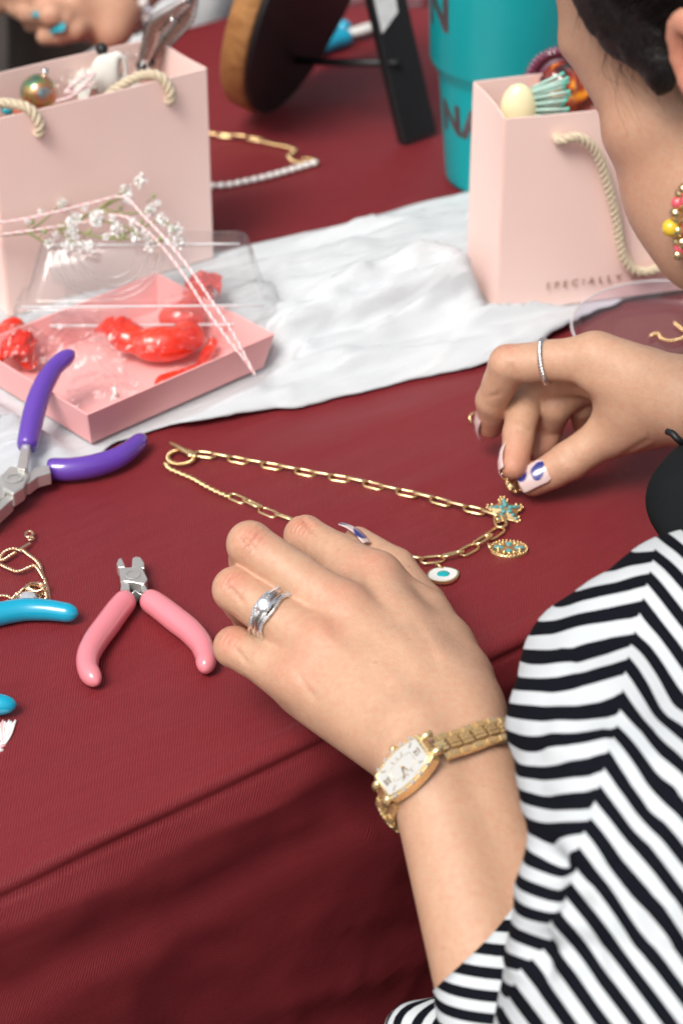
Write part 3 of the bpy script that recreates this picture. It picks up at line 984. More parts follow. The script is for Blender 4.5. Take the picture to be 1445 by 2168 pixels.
def back_pliers():
    e = empty('pliers', U(720, 75, 0), 'blue handled pliers with pale metal lying behind the round mirror', 'pliers')
    for pts in (([(736, 62), (710, 55), (695, 50), (690, 62)]), ([(738, 78), (710, 86), (680, 98), (655, 108)])):
        mb = MB(); mb.tube(px_path(pts, .007, 20), grip_radius(.0058, .15), 14); mb.build('grip', M_BLUEGRIP, e)
    mb = MB(); mb.tube(px_path([(732, 72), (760, 66), (785, 58), (835, 52)], .007, 16), lambda t: .0030 + .0022 * math.sin(math.pi * t), 10, sx=.7); mb.build('jaw', M_WHITE, e)
    mb = MB(); mb.tube(px_path([(732, 58), (760, 62), (785, 60), (835, 60)], .006, 16), lambda t: .0026 + .0018 * math.sin(math.pi * t), 10, sx=.7); mb.build('jaw', M_SILVER, e)
back_pliers()
bxp = U(775, 12, 0)
cb = empty('clear_box', bxp, 'flat clear plastic box with white rim standing behind the pliers', 'box')
for k in range(4):
    a = [(-.075, -.008), (.045, -.008), (.045, .05), (-.075, .05)]
    p0 = bxp + Vector((a[k][0], a[k][1], .012)); p1 = bxp + Vector((a[(k + 1) % 4][0], a[(k + 1) % 4][1], .012))
    mb = MB(); mb.tube([p0, p1], .0024, 10); mb.build('rim', M_WHITE, cb)
mb = MB(); mb.box(bxp + Vector((-.015, .021, .006)), (.114, .052, .0105)); mb.build('box_body', M_CLEAR, cb, smooth=False)

# ------------------------------------------------------------------ pink tray, clear lid, wrapped sweets, flowers, twine
tf_c = Vector((-.1275, .944, 0)); ta = R(43); tA = Vector((math.cos(ta), math.sin(ta), 0)); tB = Vector((-tA.y, tA.x, 0))
TW, TD, TH = .1255, .100, .0205
tz0 = .0045
tr = empty('pink_tray', tf_c + Vector((0, 0, tz0)), 'low pink card tray of wrapped red sweets on the white runner', 'tray')
def tq(a, b_, z): return tf_c + tA * a + tB * b_ + Vector((0, 0, z))
ins = .0045; th = .0011
def wall(nm, b0, b1, t0_, t1_, nin):
    mb = MB(); nin = nin * th
    mb.hexa([b0, b1, b1 + nin, b0 + nin, t0_, t1_, t1_ + nin, t0_ + nin]); return mb.build(nm, M_PINKTRAY, tr, smooth=False, bevel=.0003)
zb, ztp = tz0, tz0 + TH
B_ = [tq(ins, ins, zb), tq(TW - ins, ins, zb), tq(TW - ins, TD - ins, zb), tq(ins, TD - ins, zb)]
T_ = [tq(0, 0, ztp), tq(TW, 0, ztp), tq(TW, TD, ztp), tq(0, TD, ztp)]
wall('tray_wall', B_[0], B_[1], T_[0], T_[1], tB); wall('tray_wall', B_[2], B_[3], T_[2], T_[3], -tB)
e1, e2 = tB * th * 1.02, -tB * th * 1.02
wall('tray_wall', B_[1] + e1, B_[2] + e2, T_[1] + e1, T_[2] + e2, -tA); wall('tray_wall', B_[3] + e2, B_[0] + e1, T_[3] + e2, T_[0] + e1, tA)
mb = MB(); g = .0013; mb.hexa([tq(ins + g, ins + g, zb), tq(TW - ins - g, ins + g, zb), tq(TW - ins - g, TD - ins - g, zb), tq(ins + g, TD - ins - g, zb), tq(ins + g, ins + g, zb + .001), tq(TW - ins - g, ins + g, zb + .001), tq(TW - ins - g, TD - ins - g, zb + .001), tq(ins + g, TD - ins - g, zb + .001)])
mb.build('tray_floor', M_PINKTRAY, tr, smooth=False)

M_RED = principled('red_candy', (.74, .022, .004), .2, coat=.45, coat_rough=.05, sss=.05); M_RED.node_tree.nodes['Principled BSDF'].inputs['Subsurface Scale'].default_value = .004
t = NT(M_RED); t.base(t.ramp(t.noise(t.coord(), 90, 3), [(.35, (.66, .016, .004)), (.6, (.80, .040, .006))]))
M_REDFILM = principled('red_film', (.70, .025, .010), .2, coat=.6); vary(M_REDFILM, .25, 150, .25, 200)
def sdf_thing(name, c, ext, vox, prims, mat, parent, noise_amp=0.0, nf=120):
    S_ = SDF(Vector(c) - Vector(ext), Vector(c) + Vector(ext), vox); f = S_.field()
    for pr in prims:
        if pr[0] == 'c': S_.cone(f, pr[1], pr[2], pr[3], pr[4], pr[5] if len(pr) > 5 else .003)
        else: S_.ell(f, pr[1], pr[2], pr[3] if len(pr) > 3 else None, pr[4] if len(pr) > 4 else .003)
    p, q = S_.mesh(f); p = relax(p, q, 2)
    if noise_amp:
        ctr = p.mean(0)
        for i in range(len(p)):
            v = Vector(p[i]); d = v - Vector(ctr)
            p[i] = v + d.normalized() * noise_amp * mnoise.fractal(v * nf, 1, 2, 3)
    return np_object(name, [(p, q)], mat, parent)
def film(name, c, rx, ry, rz, amp, seed, mat, parent, n=22, az=0.0):
    """crumpled wrapper sheet around a sweet"""
    mb = MB(); vs = []
    ra = Matrix.Rotation(az, 3, 'Z')
    for j in range(n + 1):
        for i in range(n + 1):
            u = -1 + 2 * i / n; v = -1 + 2 * j / n
            q = Vector((u * rx, v * ry, rz * (1 - .75 * u * u - .55 * v * v)))
            k = mnoise.fractal(Vector((u * 2.6 + seed, v * 2.6, seed * 3)), 1, 2.1, 4)
            k2 = 1 - 2 * abs(mnoise.fractal(Vector((u * 1.9 - seed, v * 3.1, seed)), 1, 2.0, 3))
            q += Vector((.3 * amp * k, .3 * amp * k2, amp * (k * .8 + k2 * .6)))
            p = Vector(c) + ra @ q
            p.z = max(p.z, .0065)
            vs.append(p)
    fs = [(j * (n + 1) + i, j * (n + 1) + i + 1, (j + 1) * (n + 1) + i + 1, (j + 1) * (n + 1) + i) for j in range(n) for i in range(n)]
    mb.add(vs, fs); return mb.build(name, mat, parent, smooth=mat is M_REDFILM)
def sweet(label, core, wraps):
    c = core[0][1]
    e = empty('wrapped_sweet', (Vector(c).x, Vector(c).y, tz0 + .001), label, 'sweet', 'wrapped sweets in the pink tray')
    sdf_thing('candy', c, (.045, .045, .03), .0011, core, M_RED, e, .0002, 160)
    for w in wraps: film(w[0], *w[1:7], w[7], e, az=w[8] if len(w) > 8 else 0)
    return e
a = U(290, 738, .017); b_ = U(395, 742, .016)
sweet('glossy red rounded sweet in clear film in the middle of the pink tray', [('e', U(345, 728, .018), (.0185, .0100, .0098), np.array(frame((1, .12, 0), (0, 0, 1)))), ('e', U(272, 715, .0185), (.0105, .0095, .0082), None, .005), ('e', U(395, 712, .018), (.010, .0095, .008), None, .005)],
      [('wrapper', U(330, 735, .021), .032, .018, .007, .0045, 2.3, M_CELLO, R(10)), ('twist_end', U(252, 700, .021), .010, .009, .006, .002, 5.1, M_REDFILM, R(35))])
sweet('bright red sweet under the clear lid at the back of the pink tray', [('e', U(385, 672, .018), (.013, .009, .008)), ('c', U(385, 672, .018), U(430, 630, .020), .008, .007), ('e', U(420, 620, .021), (.009, .008, .006))], [('wrapper', U(410, 645, .022), .018, .016, .007, .003, 7.7, M_CELLO, R(40)), ('twist_end', U(430, 610, .022), .010, .009, .006, .004, 1.2, M_REDFILM)])
sweet('red sweet half hidden behind the front wall of the pink tray', [('c', U(350, 815, .008), U(420, 790, .008), .006, .005), ('c', U(420, 790, .008), U(450, 725, .012), .0035, .003)], [('wrapper', U(420, 785, .010), .017, .010, .004, .003, 3.9, M_CELLO, R(30))])
sweet('dark red sweet in clear film by the purple plier handle', [('e', U(15, 722, .016), (.010, .012, .009)), ('c', U(20, 700, .018), U(62, 765, .012), .006, .005), ('e', U(30, 690, .020), (.006, .005, .005))], [('wrapper', U(25, 735, .018), .018, .016, .008, .004, 9.3, M_CELLO, R(-20)), ('twist_end', U(40, 740, .018), .009, .012, .006, .004, 6.2, M_REDFILM)])
for i, (p_, rx, ry, rz, am_, sd, lab) in enumerate([((170, 760), .026, .024, .013, .006, 1.1, 'crumpled empty clear film in the front corner of the pink tray'), ((215, 835), .018, .015, .007, .005, 4.4, 'small crumpled clear film against the tray front wall'), ((130, 690), .022, .018, .010, .005, 8.8, 'clear film pressed under the plastic lid edge')]):
    o = film('cellophane_wrapper', U(*p_, .012), rx, ry, rz, am_, sd, M_CELLO, None, 26)
    tag(o, lab, 'cellophane')
for p_, zz_, rx, ry, rz, sd, mt_, lab in (((160, 200), .104, .016, .014, .009, 2.7, M_CELLO, 'crumpled clear film beside the glass ball in the pink bag'), ((275, 160), .106, .014, .014, .010, 6.6, M_CELLO, 'crumpled clear film beside the steel snips in the pink bag'), ((200, 185), .102, .014, .012, .009, 3.3, m_felt, 'crumpled white tissue under the felt ornament')):
    tag(film('wrapping', U(*p_, zz_), rx, ry, rz, .005, sd, mt_, None, 18, R(30)), lab, 'wrapping')
mb = MB(); mb.tube([U(240, 820, .020), U(250, 842, .014)], .0011, 8); tag(mb.build('lollipop_stick', M_WHITE), 'short white stick poking up inside the tray front corner', 'stick')

# clear lid leaning on the tray: front wall with pressed rings, flange, sloping top
def lidp(x, y, z):
    """local lid coordinates: x along the front, y back, z up, leaning back"""
    th_ = R(-13)
    yy = y * math.cos(th_) - z * math.sin(th_); zz = y * math.sin(th_) + z * math.cos(th_)
    c0 = Vector((-.1735, 1.0575, .0275)); az = R(1.0)
    return c0 + Vector((math.cos(az), math.sin(az), 0)) * x + Vector((-math.sin(az), math.cos(az), 0)) * yy + Vector((0, 0, zz))
le_ = empty('plastic_box_cover', lidp(.065, 0, 0), 'clear plastic box lid with pressed rings leaning over the pink tray', 'lid')
LWd, LDp, LHt = .1315, .050, .031; tp = .011
def rr(x0, x1, y0, y1, r, z, n=6):
    P = []
    for (cx, cy, a0) in ((x1 - r, y1 - r, 0), (x0 + r, y1 - r, 90), (x0 + r, y0 + r, 180), (x1 - r, y0 + r, 270)):
        for k in range(n + 1):
            a = R(a0 + 90 * k / n); P.append(lidp(cx + r * math.cos(a), cy + r * math.sin(a), z))
    return P
rings = [rr(-.006, LWd + .006, -.006, LDp + .006, .010, -.010), rr(-.0055, LWd + .0055, -.0055, LDp + .0055, .010, -.0015), rr(-.0045, LWd + .0045, -.0045, LDp + .0045, .010, 0), rr(0, LWd, 0, LDp, .009, .0006), rr(.0012, LWd - .0012, .001, LDp - .001, .009, .003), rr(tp - .002, LWd - tp + .002, .0055, LDp - .006, .008, LHt - .002), rr(tp, LWd - tp, .0075, LDp - .008, .007, LHt), rr(tp + .004, LWd - tp - .004, .0115, LDp - .012, .005, LHt + .0002)]
mb = MB(); nr = len(rings[0]); vs = [p for r_ in rings for p in r_]
fs = [(i * nr + k, i * nr + (k + 1) % nr, (i + 1) * nr + (k + 1) % nr, (i + 1) * nr + k) for i in range(len(rings) - 1) for k in range(nr)]
fs.append(tuple((len(rings) - 1) * nr + k for k in range(nr)))
mb.add(vs, fs); mb.build('lid_shell', M_CLEAR, le_)
for k, rad in enumerate((.0165, .0215, .0265, .030)):
    P = []
    for i in range(49):
        a = R(182 + i * 176 / 48)
        lx = .047 + rad * math.cos(a); lh = .0285 + rad * math.sin(a) * .86
        yy = .001 + (.0055 - .001) * (lh - .003) / (LHt - .005)
        if lh > .002: P.append(lidp(lx, yy - .0003, lh))
    if len(P) > 3:
        mb = MB(); mb.tube(P, .0007, 6); mb.build('pressed_ring', M_CLEAR, le_)
m_edge_glint = clear_plastic('plastic_edge_glint', (.95, .95, .95), .35, .05, .5)  # white haze paints bright highlight lines onto the plastic edges
for (xa, xb, y, z) in ((.0, LWd, -.0052, .0003), (-.003, LWd - .004, -.0062, -.0100), (tp + .003, LWd - tp - .002, .0085, LHt + .0003)):
    mb = MB(); mb.tube([lidp(xa + (xb - xa) * i / 8, y, z) for i in range(9)], .0008, 6); mb.build('lid_edge_glint', m_edge_glint, le_)  # whitened strips along the lid edges, standing in for highlights

# baby's breath
m_stem = vary(principled('green_stem', (.24, .27, .10), .6), .25, 300)
m_petal = vary(principled('white_petal', (.86, .88, .86), .8, spec=.1), .04, 500)
m_bud = vary(principled('green_bud', (.30, .38, .16), .6), .2, 300)
rnd = random.Random(5)
def bloom_mesh(seed):
    r_ = random.Random(seed); mb = MB()
    for i in range(54):
        c0 = Vector((r_.gauss(0, 1), r_.gauss(0, 1), r_.gauss(0, 1))).normalized() * (.0026 * r_.random() ** .5)
        d = (c0.normalized() + Vector((r_.gauss(0, .5), r_.gauss(0, .5), r_.gauss(0, .5)))).normalized(); L_ = r_.uniform(.0011, .0019)
        s_ = d.cross(Vector((r_.gauss(0, 1), r_.gauss(0, 1), r_.gauss(0, 1)))).normalized() * L_ * .5
        u_ = d.cross(s_).normalized() * L_ * .25
        mb.add([c0, c0 + d * L_ * .6 + s_ + u_, c0 + d * L_, c0 + d * L_ * .6 - s_ + u_], [(0, 1, 2, 3)])
    o = mb.build('flower', m_petal); me = o.data; bpy.data.objects.remove(o); return me
blooms = [bloom_mesh(i) for i in range(5)]
SPX = lambda x, y, dz=0.0: U(x, y, .058 + dz)
sp = empty('babys_breath_sprig', SPX(0, 498), "sprig of white baby's breath lying across the clear plastic lid", 'flowers')
main = [[(-60, 500), (0, 497), (60, 492), (120, 480), (170, 462), (215, 440), (262, 415), (297, 384)],
        [(120, 480), (170, 492), (230, 505), (300, 505), (345, 512), (380, 512)],
        [(60, 492), (95, 465), (130, 432)], [(150, 470), (200, 466), (260, 478), (296, 500)], [(215, 440), (262, 452), (320, 446)], [(230, 505), (300, 482), (342, 468), (372, 490)],
        [(120, 480), (140, 500), (165, 520)], [(60, 492), (85, 508), (106, 516)], [(170, 462), (150, 470), (128, 488)], [(215, 440), (240, 420), (268, 404)]]
zz = [0.0, .004, .006, .008, .008, .010, .002, .002, .006, .012]
for k, pts in enumerate(main):
    n = len(pts)
    P = spline([SPX(x, y, zz[k] * i / (n - 1) * 1.4) for i, (x, y) in enumerate(pts)], 30)
    mb = MB(); mb.tube(P, (lambda t, r0=(.0012 if k == 0 else .0008): r0 * (1 - .5 * t)), 6); mb.build('stem', m_stem, sp)
fl_ = [(60, 470, .006, .6), (88, 452, .006, .7), (240, 462, .009, .7), (225, 500, .004, .7), (335, 430, .011, .6), (355, 512, .008, .7), (118, 498, .004, .7), (285, 470, .009, .8), (180, 440, .008, .6), (297, 382, .012, 1.25), (268, 404, .012, 1.3), (272, 424, .010, 1.0), (134, 430, .006, .9), (205, 458, .008, 1.35), (158, 462, .007, 1.2), (150, 478, .006, 1.2), (152, 497, .004, 1.1), (250, 484, .008, 1.2), (296, 500, .008, 1.45), (320, 446, .010, 1.2), (342, 466, .011, 1.2), (370, 488, .012, 1.25), (379, 512, .006, 1.2), (106, 516, .002, .9), (145, 520, .002, 1.0), (172, 521, .002, 1.1), (192, 526, .002, 1.2), (318, 520, .004, 1.1), (205, 470, .007, 1.0)]
inv = local_of(sp).inverted()
for i, (x, y, dz, sc) in enumerate(fl_):
    o = bpy.data.objects.new('flower', blooms[i % 5]); COL.objects.link(o); o.parent = sp
    rt = Matrix.Rotation(rnd.random() * 6.28, 3, 'Z') @ Matrix.Rotation(rnd.uniform(.2, .9), 3, 'X')
    o.matrix_basis = inv @ mat4(rt @ Matrix.Scale(sc, 3), SPX(x, y, dz))
for (x, y) in [(225, 455), (190, 490), (262, 500), (300, 470), (325, 415), (95, 490), (70, 470), (340, 505), (255, 440)]:
    mb = MB(); p = SPX(x, y, .007); mb.ball(p, (.0011, .0011, .0016), 8, 6); bd = mb.build('bud', m_bud, sp)
    mb = MB(); mb.tube([p, p + Vector((-.004, -.001, -.004))], .0003, 5); mb.build('bud_stem', m_stem, bd)
# twine draped over the lid and the tray rim
def twine(pts, z, label, r=.0008):
    mb = MB(); mb.rope(px_path(pts, z, 80), r, 2, 170, 6, colors=[0, 1]); return tag(mb.build('bakers_twine', [M_TWINE_W, M_TWINE_P]), label, 'twine')
twine([(-20, 474), (60, 462), (130, 446), (200, 428), (262, 417), (300, 452), (345, 500), (395, 560), (440, 625), (490, 700), (535, 785), (538, 792)], [.066, .068, .070, .072, .074, .072, .068, .060, .050, .040, .024, .021], 'pink and white twine running from the flowers over the lid to the tray corner')
twine([(538, 792), (520, 765), (480, 715), (430, 645), (395, 590), (350, 530), (300, 480), (250, 455), (180, 470), (90, 485), (-20, 500)], [.021, .0265, .036, .046, .052, .060, .068, .066, .064, .064, .064], 'second strand of pink and white twine doubling back under the flowers')

# ------------------------------------------------------------------ pliers on the cloth
def steel_part(parent, name, outline, z0, z1, mat=None, bev=.0006):
    mb = px_prism(outline, z0, z1); return mb.build(name, mat or M_STEEL, parent, smooth=False, bevel=bev)
# pink side cutters
pc = empty('side_cutters', U(280, 1225, 0), 'small side cutters with glossy pink grips lying open by the ringed hand', 'pliers')
for pts, sgn in (([(270, 1268), (250, 1292), (226, 1325), (202, 1358), (187, 1390), (188, 1420), (207, 1447)], 1), ([(312, 1268), (340, 1287), (372, 1312), (402, 1336), (426, 1364), (436, 1394), (434, 1420)], -1)):
    mb = MB(); mb.tube(px_path(pts, .0064, 48), grip_radius(.0052, .13, .06, .10), 18, up=(0, 0, 1), sx=1.12, sy=1.04); mb.build('pink_grip', M_PINKGRIP, pc)
steel_part(pc, 'joint', [(252, 1201), (300, 1199), (313, 1225), (306, 1236), (294, 1235), (282, 1232), (262, 1230), (256, 1232)], .003, .0095)
steel_part(pc, 'jaw', [(250, 1201), (247, 1192), (251, 1182), (257, 1180), (262, 1190), (266, 1201)], .003, .0085)
steel_part(pc, 'jaw', [(279, 1201), (280, 1181), (287, 1177), (298, 1179), (305, 1190), (306, 1203), (300, 1202)], .003, .0085)
steel_part(pc, 'shank', [(257, 1231), (274, 1235), (275, 1248), (266, 1268), (252, 1274), (254, 1256)], .0032, .0088)
steel_part(pc, 'shank', [(297, 1233), (307, 1235), (312, 1247), (330, 1262), (322, 1272), (308, 1262), (300, 1250)], .0032, .0088)
steel_part(pc, 'joint_gap', [(274, 1234), (298, 1234), (300, 1262), (292, 1273), (280, 1268)], .0025, .0050, M_BLACKST)
mb = MB(); mb.lathe(U(281, 1216, .0096), [(.0026, .0001), (.0034, .0004), (.0039, .0001)], 24); mb.build('rivet', M_STEEL, pc)
mb = MB(); mb.tube([U(272, 1266, .008), U(286, 1250, .0085), U(306, 1264, .008)], .0004, 6); mb.build('wire_spring', M_SILVER, pc)
# purple pliers
pp = empty('flat_nose_pliers', U(40, 1005, 0), 'pliers with glossy purple grips leaning on the pink tray', 'pliers')
mb = MB(); mb.tube(px_path([(57, 948), (64, 912), (72, 876), (82, 842), (98, 806), (122, 772), (158, 744)], [.014, .018, .022, .026, .030, .033, .036], 50), grip_radius(.0054, .12, .05, .10), 18, sx=1.05, sy=1.0); mb.build('purple_grip', M_PURPLE, pp)
mb = MB(); mb.tube(px_path([(103, 992), (140, 994), (180, 990), (222, 980), (256, 966), (284, 946), (306, 924)], [.0065, .0065, .0065, .0065, .007, .007, .007], 50), grip_radius(.0054, .12, .05, .10), 18, sx=1.05, sy=1.0); mb.build('purple_grip', M_PURPLE, pp)
steel_part(pp, 'joint', [(-2, 1008), (22, 985), (52, 990), (62, 1004), (50, 1030), (28, 1045), (6, 1032)], .006, .0145, None, .0012)
steel_part(pp, 'shank', [(36, 990), (42, 958), (49, 934), (66, 936), (60, 962), (58, 988), (52, 995)], .010, .0165)
steel_part(pp, 'shank', [(56, 1006), (72, 990), (104, 984), (108, 1000), (80, 1008), (62, 1022), (50, 1024)], .005, .0120)
steel_part(pp, 'jaw', [(-2, 1010), (16, 1034), (8, 1050), (-40, 1092), (-58, 1090), (-52, 1070)], .005, .0125)
steel_part(pp, 'jaw', [(8, 1030), (30, 1044), (26, 1056), (-22, 1100), (-44, 1102), (-8, 1060)], .0035, .0110)
mb = MB(); mb.lathe(U(31, 1012, .0147), [(.0030, .0001), (.0040, .0004), (.0046, .0001)], 24); mb.build('rivet', M_STEEL, pp)
# blue pliers, mostly beyond the left of the cutters
bp = empty('round_nose_pliers', U(-150, 1390, 0), 'pliers with glossy turquoise grips lying over the rose gold chain', 'pliers')
mb = MB(); mb.tube(px_path([(-120, 1345), (-60, 1318), (0, 1300), (50, 1291), (95, 1291), (130, 1295), (166, 1301)], .0065, 50), grip_radius(.0052, .12, .05, .08), 18, sx=1.0); mb.build('turquoise_grip', M_BLUEGRIP, bp)
mb = MB(); mb.tube(px_path([(-130, 1440), (-90, 1466), (-50, 1484), (-10, 1491), (36, 1492)], .0065, 40), grip_radius(.0052, .20, .05, .08), 18); mb.build('turquoise_grip', M_BLUEGRIP, bp)
steel_part(bp, 'joint', [(-210, 1370), (-160, 1352), (-118, 1348), (-112, 1362), (-150, 1395), (-122, 1432), (-136, 1448), (-180, 1420), (-212, 1410)], .003, .0100)
steel_part(bp, 'jaw', [(-205, 1372), (-208, 1388), (-300, 1396), (-300, 1388)], .003, .0085); steel_part(bp, 'jaw', [(-208, 1394), (-206, 1410), (-300, 1408), (-300, 1400)], .003, .0085)

# rose gold necklace in a heap
rn = empty('rose_gold_necklace', U(60, 1230, 0), 'thin rose gold necklace tangled beside the turquoise plier grip', 'necklace')
mb = MB()
def fine(pts, z=.0012, r=.0010): mb.rope(px_path(pts, z, 70), r, 2, 330, 6)
fine([(50, 1165), (58, 1172), (74, 1184), (86, 1198), (90, 1215), (97, 1232), (102, 1250), (106, 1272)])
fine([(-30, 1180), (-5, 1192), (20, 1204), (40, 1210), (60, 1203), (74, 1198), (84, 1208), (94, 1226)], .0024)
fine([(46, 1166), (30, 1162), (12, 1168), (2, 1180), (8, 1186), (24, 1176), (34, 1170)], .0014)
fine([(-20, 1262), (0, 1262), (15, 1262), (28, 1267), (36, 1258), (50, 1252), (70, 1248), (88, 1256), (104, 1262)], .0016)
fine([(36, 1262), (60, 1240), (84, 1240), (96, 1250), (100, 1266), (88, 1272)], .0030)
mb.build('chain', M_ROSE, rn)
mb = MB(); mb.box(U(53, 1157, .0016), (.0072, .0016, .0006), Matrix.Rotation(R(52), 3, 'Z')); mb.build('name_tag', M_ROSE, rn, smooth=False)
mb = MB(); mb.tube([U(62, 1131, .0022) + Vector((.0018 * math.cos(a), .0026 * math.sin(a), 0)) for a in np.linspace(0, 6.28, 16, endpoint=False)], .0007, 7, closed=True); mb.tube([U(66, 1142, .0015) + Vector((.0014 * math.cos(a), .0012 * math.sin(a), .0005)) for a in np.linspace(0, 6.28, 12, endpoint=False)], .0005, 6, closed=True); mb.build('clasp', M_ROSE, rn)
gz = U(60, 1268, .003)
mb = MB(); mb.lathe(gz, [(0, -.002), (.0042, -.001), (.0046, .0005), (.0034, .0020), (0, .0026)], 9); mb.build('grey_stone', principled('grey_stone', (.42, .44, .48), .12, coat=.8), rn, smooth=False)
mb = MB(); mb.tube([gz + Vector((.0054 * math.cos(a), .0054 * math.sin(a), .0)) for a in np.linspace(0, 6.28, 24, endpoint=False)], .0008, 7, closed=True); mb.build('bezel', M_ROSE, rn)
for k in range(3):
    cc = U(70 + k * 5, 1243 - k * 1, .004 + k * .0008)
    mb = MB(); mb.tube([cc + Vector((.0042 * math.cos(a), .0030 * math.sin(a), .0008 * math.sin(2 * a + k))) for a in np.linspace(0, 6.28, 22, endpoint=False)], .0005, 6, closed=True); mb.build('ring', M_ROSE, rn)

# white and pink tassel
ts = empty('twine_tassel', U(5, 1585, 0), 'frayed white and pink twine end below the turquoise plier grip', 'twine')
kn = U(6, 1582, .002)
for i in range(9):
    tipx = -2 + i * 4.4; tp_ = U(tipx, 1528 + 3 * math.sin(i * 2.1) + (4 if i == 0 else 0), .0014)
    mid = U(2 + i * 2.4 + 2 * math.sin(i * 1.7), 1552 + (i % 3) * 2, .0022)
    mb = MB(); mb.tube(spline([kn, mid, tp_], 14), .00062, 6); mb.build('thread', M_TWINE_P if i in (1, 2) else M_TWINE_W, ts)
mb = MB(); mb.rope(px_path([(8, 1574), (0, 1590), (-30, 1610), (-80, 1625)], .0018, 24), .0016, 2, 170, 6, colors=[0, 1]); mb.build('twine_end', [M_TWINE_W, M_TWINE_P], ts)

# ------------------------------------------------------------------ gold paperclip necklace with charms
gn = empty('paperclip_necklace', U(720, 1030, 0), 'gold paperclip chain necklace laid in a loop under the ringed hand', 'necklace')
link_chain(gn, px_path([(416, 964), (450, 968), (530, 983), (600, 995), (675, 1010), (750, 1022), (822, 1040), (893, 1055), (965, 1075), (1030, 1090), (1056, 1100)], .0, 120), .0108, .0049, .00074, M_GOLD)
link_chain(gn, px_path([(1056, 1100), (1062, 1120), (1040, 1138), (1012, 1156), (978, 1176), (930, 1188), (890, 1191), (850, 1183), (816, 1173), (770, 1158), (700, 1132)], .0, 90), .0112, .0052, .00078, M_GOLD, False)
link_chain(gn, px_path([(486, 1052), (522, 1068), (560, 1086), (600, 1102), (650, 1118), (700, 1132)], .0, 60), .0108, .0049, .00074, M_GOLD)
mb = MB()
rcp = px_path([(484, 1052), (462, 1043), (436, 1030), (408, 1014), (380, 1002), (358, 992), (350, 982)], .0016, 50); rcn = int(path_len(rcp) / .0016); rcp = resample(rcp, rcn)
for i_, p_ in enumerate(rcp): mb.ball(p_ + Vector((0, .0003 * (-1) ** i_, 0)), (.0013, .0013, .0012), 8, 6)
mb.build('rope_chain', M_GOLD, gn)
rc = U(384, 968, .0016)
mb = MB(); mb.rope([rc + Vector((.0068 * math.cos(a), .0068 * math.sin(a), 0)) for a in np.linspace(0, 6.2832, 50)], .00125, 2, 300, 7); mb.build('toggle_ring', M_GOLD, gn)
mb = MB(); mb.tube(spline([U(360, 938, .0034), U(385, 952, .0036), U(415, 968, .0034)], 12), lambda t: .0010 + .0004 * math.sin(math.pi * t), 10); mb.build('toggle_bar', M_GOLD, gn)
mb = MB(); mb.ball(U(404, 964, .0036), (.0022, .0016, .0014), 12, 8); mb.build('toggle_knob', M_GOLD, gn)

def torus_ring(c, r, w, nrm=(0, 0, 1), n=20):
    mt = Vector((0, 0, 1)).rotation_difference(Vector(nrm)).to_matrix(); mb = MB()
    mb.tube([Vector(c) + mt @ Vector((r * math.cos(a), r * math.sin(a), 0)) for a in np.linspace(0, 6.2832, n, endpoint=False)], w, 7, closed=True); return mb
# star charm
sc_ = U(1069, 1082, .0020); stc = empty('star_charm', sc_, 'gold star charm set with turquoise at the end of the paperclip chain', 'charm')
mb = MB(); rot = Matrix.Rotation(R(25), 3, 'Z') @ Matrix.Rotation(R(14), 3, 'X'); n = 10; vs = []
for k in range(n):
    a = math.pi * 2 * k / n; r_ = .0104 if k % 2 == 0 else .0060
    vs.append(sc_ + rot @ Vector((r_ * math.cos(a), r_ * math.sin(a), 0)))
top = sc_ + rot @ Vector((0, 0, .0024)); bot = sc_ + rot @ Vector((0, 0, -.0016)); vs += [top, bot]
mb.add(vs, [(k, (k + 1) % n, n) for k in range(n)] + [((k + 1) % n, k, n + 1) for k in range(n)]); mb.build('star', M_GOLD, stc, smooth=False, bevel=.0004)
for k in range(5):
    a = math.pi * 2 * k / 5
    for rr_, sz_ in ((.0024, .0014), (.0048, .0012), (.0070, .0009)):
        mb = MB(); mb.ball(sc_ + rot @ Vector((rr_ * math.cos(a), rr_ * math.sin(a), .0024 * (1 - rr_ / .0098) + .0002)), (sz_, sz_, sz_ * .6), 8, 6); mb.build('turquoise_inlay', M_TURQ, stc)
    for sg in (-1, 1):
        for q_ in (.25, .6):
            p0 = Vector((.0104 * math.cos(a), .0104 * math.sin(a), 0)).lerp(Vector((.0060 * math.cos(a + sg * .628), .0060 * math.sin(a + sg * .628), 0)), q_)
            mb = MB(); mb.ball(sc_ + rot @ (p0 + Vector((0, 0, .0004))), .0008, 8, 6); mb.build('gold_bead', M_GOLD, stc)
torus_ring(U(1054, 1100, .003), .0020, .00045, (.4, .3, .6)).build('jump_ring', M_GOLD, stc)
# oval charm
oc = U(1076, 1165, .0014); ov = empty('oval_charm', oc, 'oval gold filigree charm with turquoise cross lying off the chain', 'charm')
orot = frame(U(1116, 1166, .002) - U(1040, 1164, .002), (0, 0, 1))
mb = MB(); vs = []
prof = [(1.0, -.0008), (1.03, 0), (1.0, .0010), (.90, .0013), (.86, .0010), (.4, .0017), (0, .0019)]
N = 36
for (s_, z_) in prof:
    for k in range(N):
        a = 2 * math.pi * k / N; vs.append(oc + orot @ Vector((.0090 * s_ * math.cos(a), .0068 * s_ * math.sin(a), z_)))
fs = [(i * N + k, i * N + (k + 1) % N, (i + 1) * N + (k + 1) % N, (i + 1) * N + k) for i in range(len(prof) - 1) for k in range(N)]
mb.add(vs, fs); mb.build('oval_plate', M_GOLD, ov)
for k in range(4):
    a = math.pi / 2 * k; L_ = .0048 if k % 2 == 0 else .0029
    mb = MB(); mb.ball(oc + orot @ Vector((L_ * math.cos(a), L_ * math.sin(a), .0017)), (.0026, .0012, .0007) if k % 2 == 0 else (.0015, .0017, .0007), 12, 6, orot); mb.build('turquoise_petal', M_TURQ, ov)
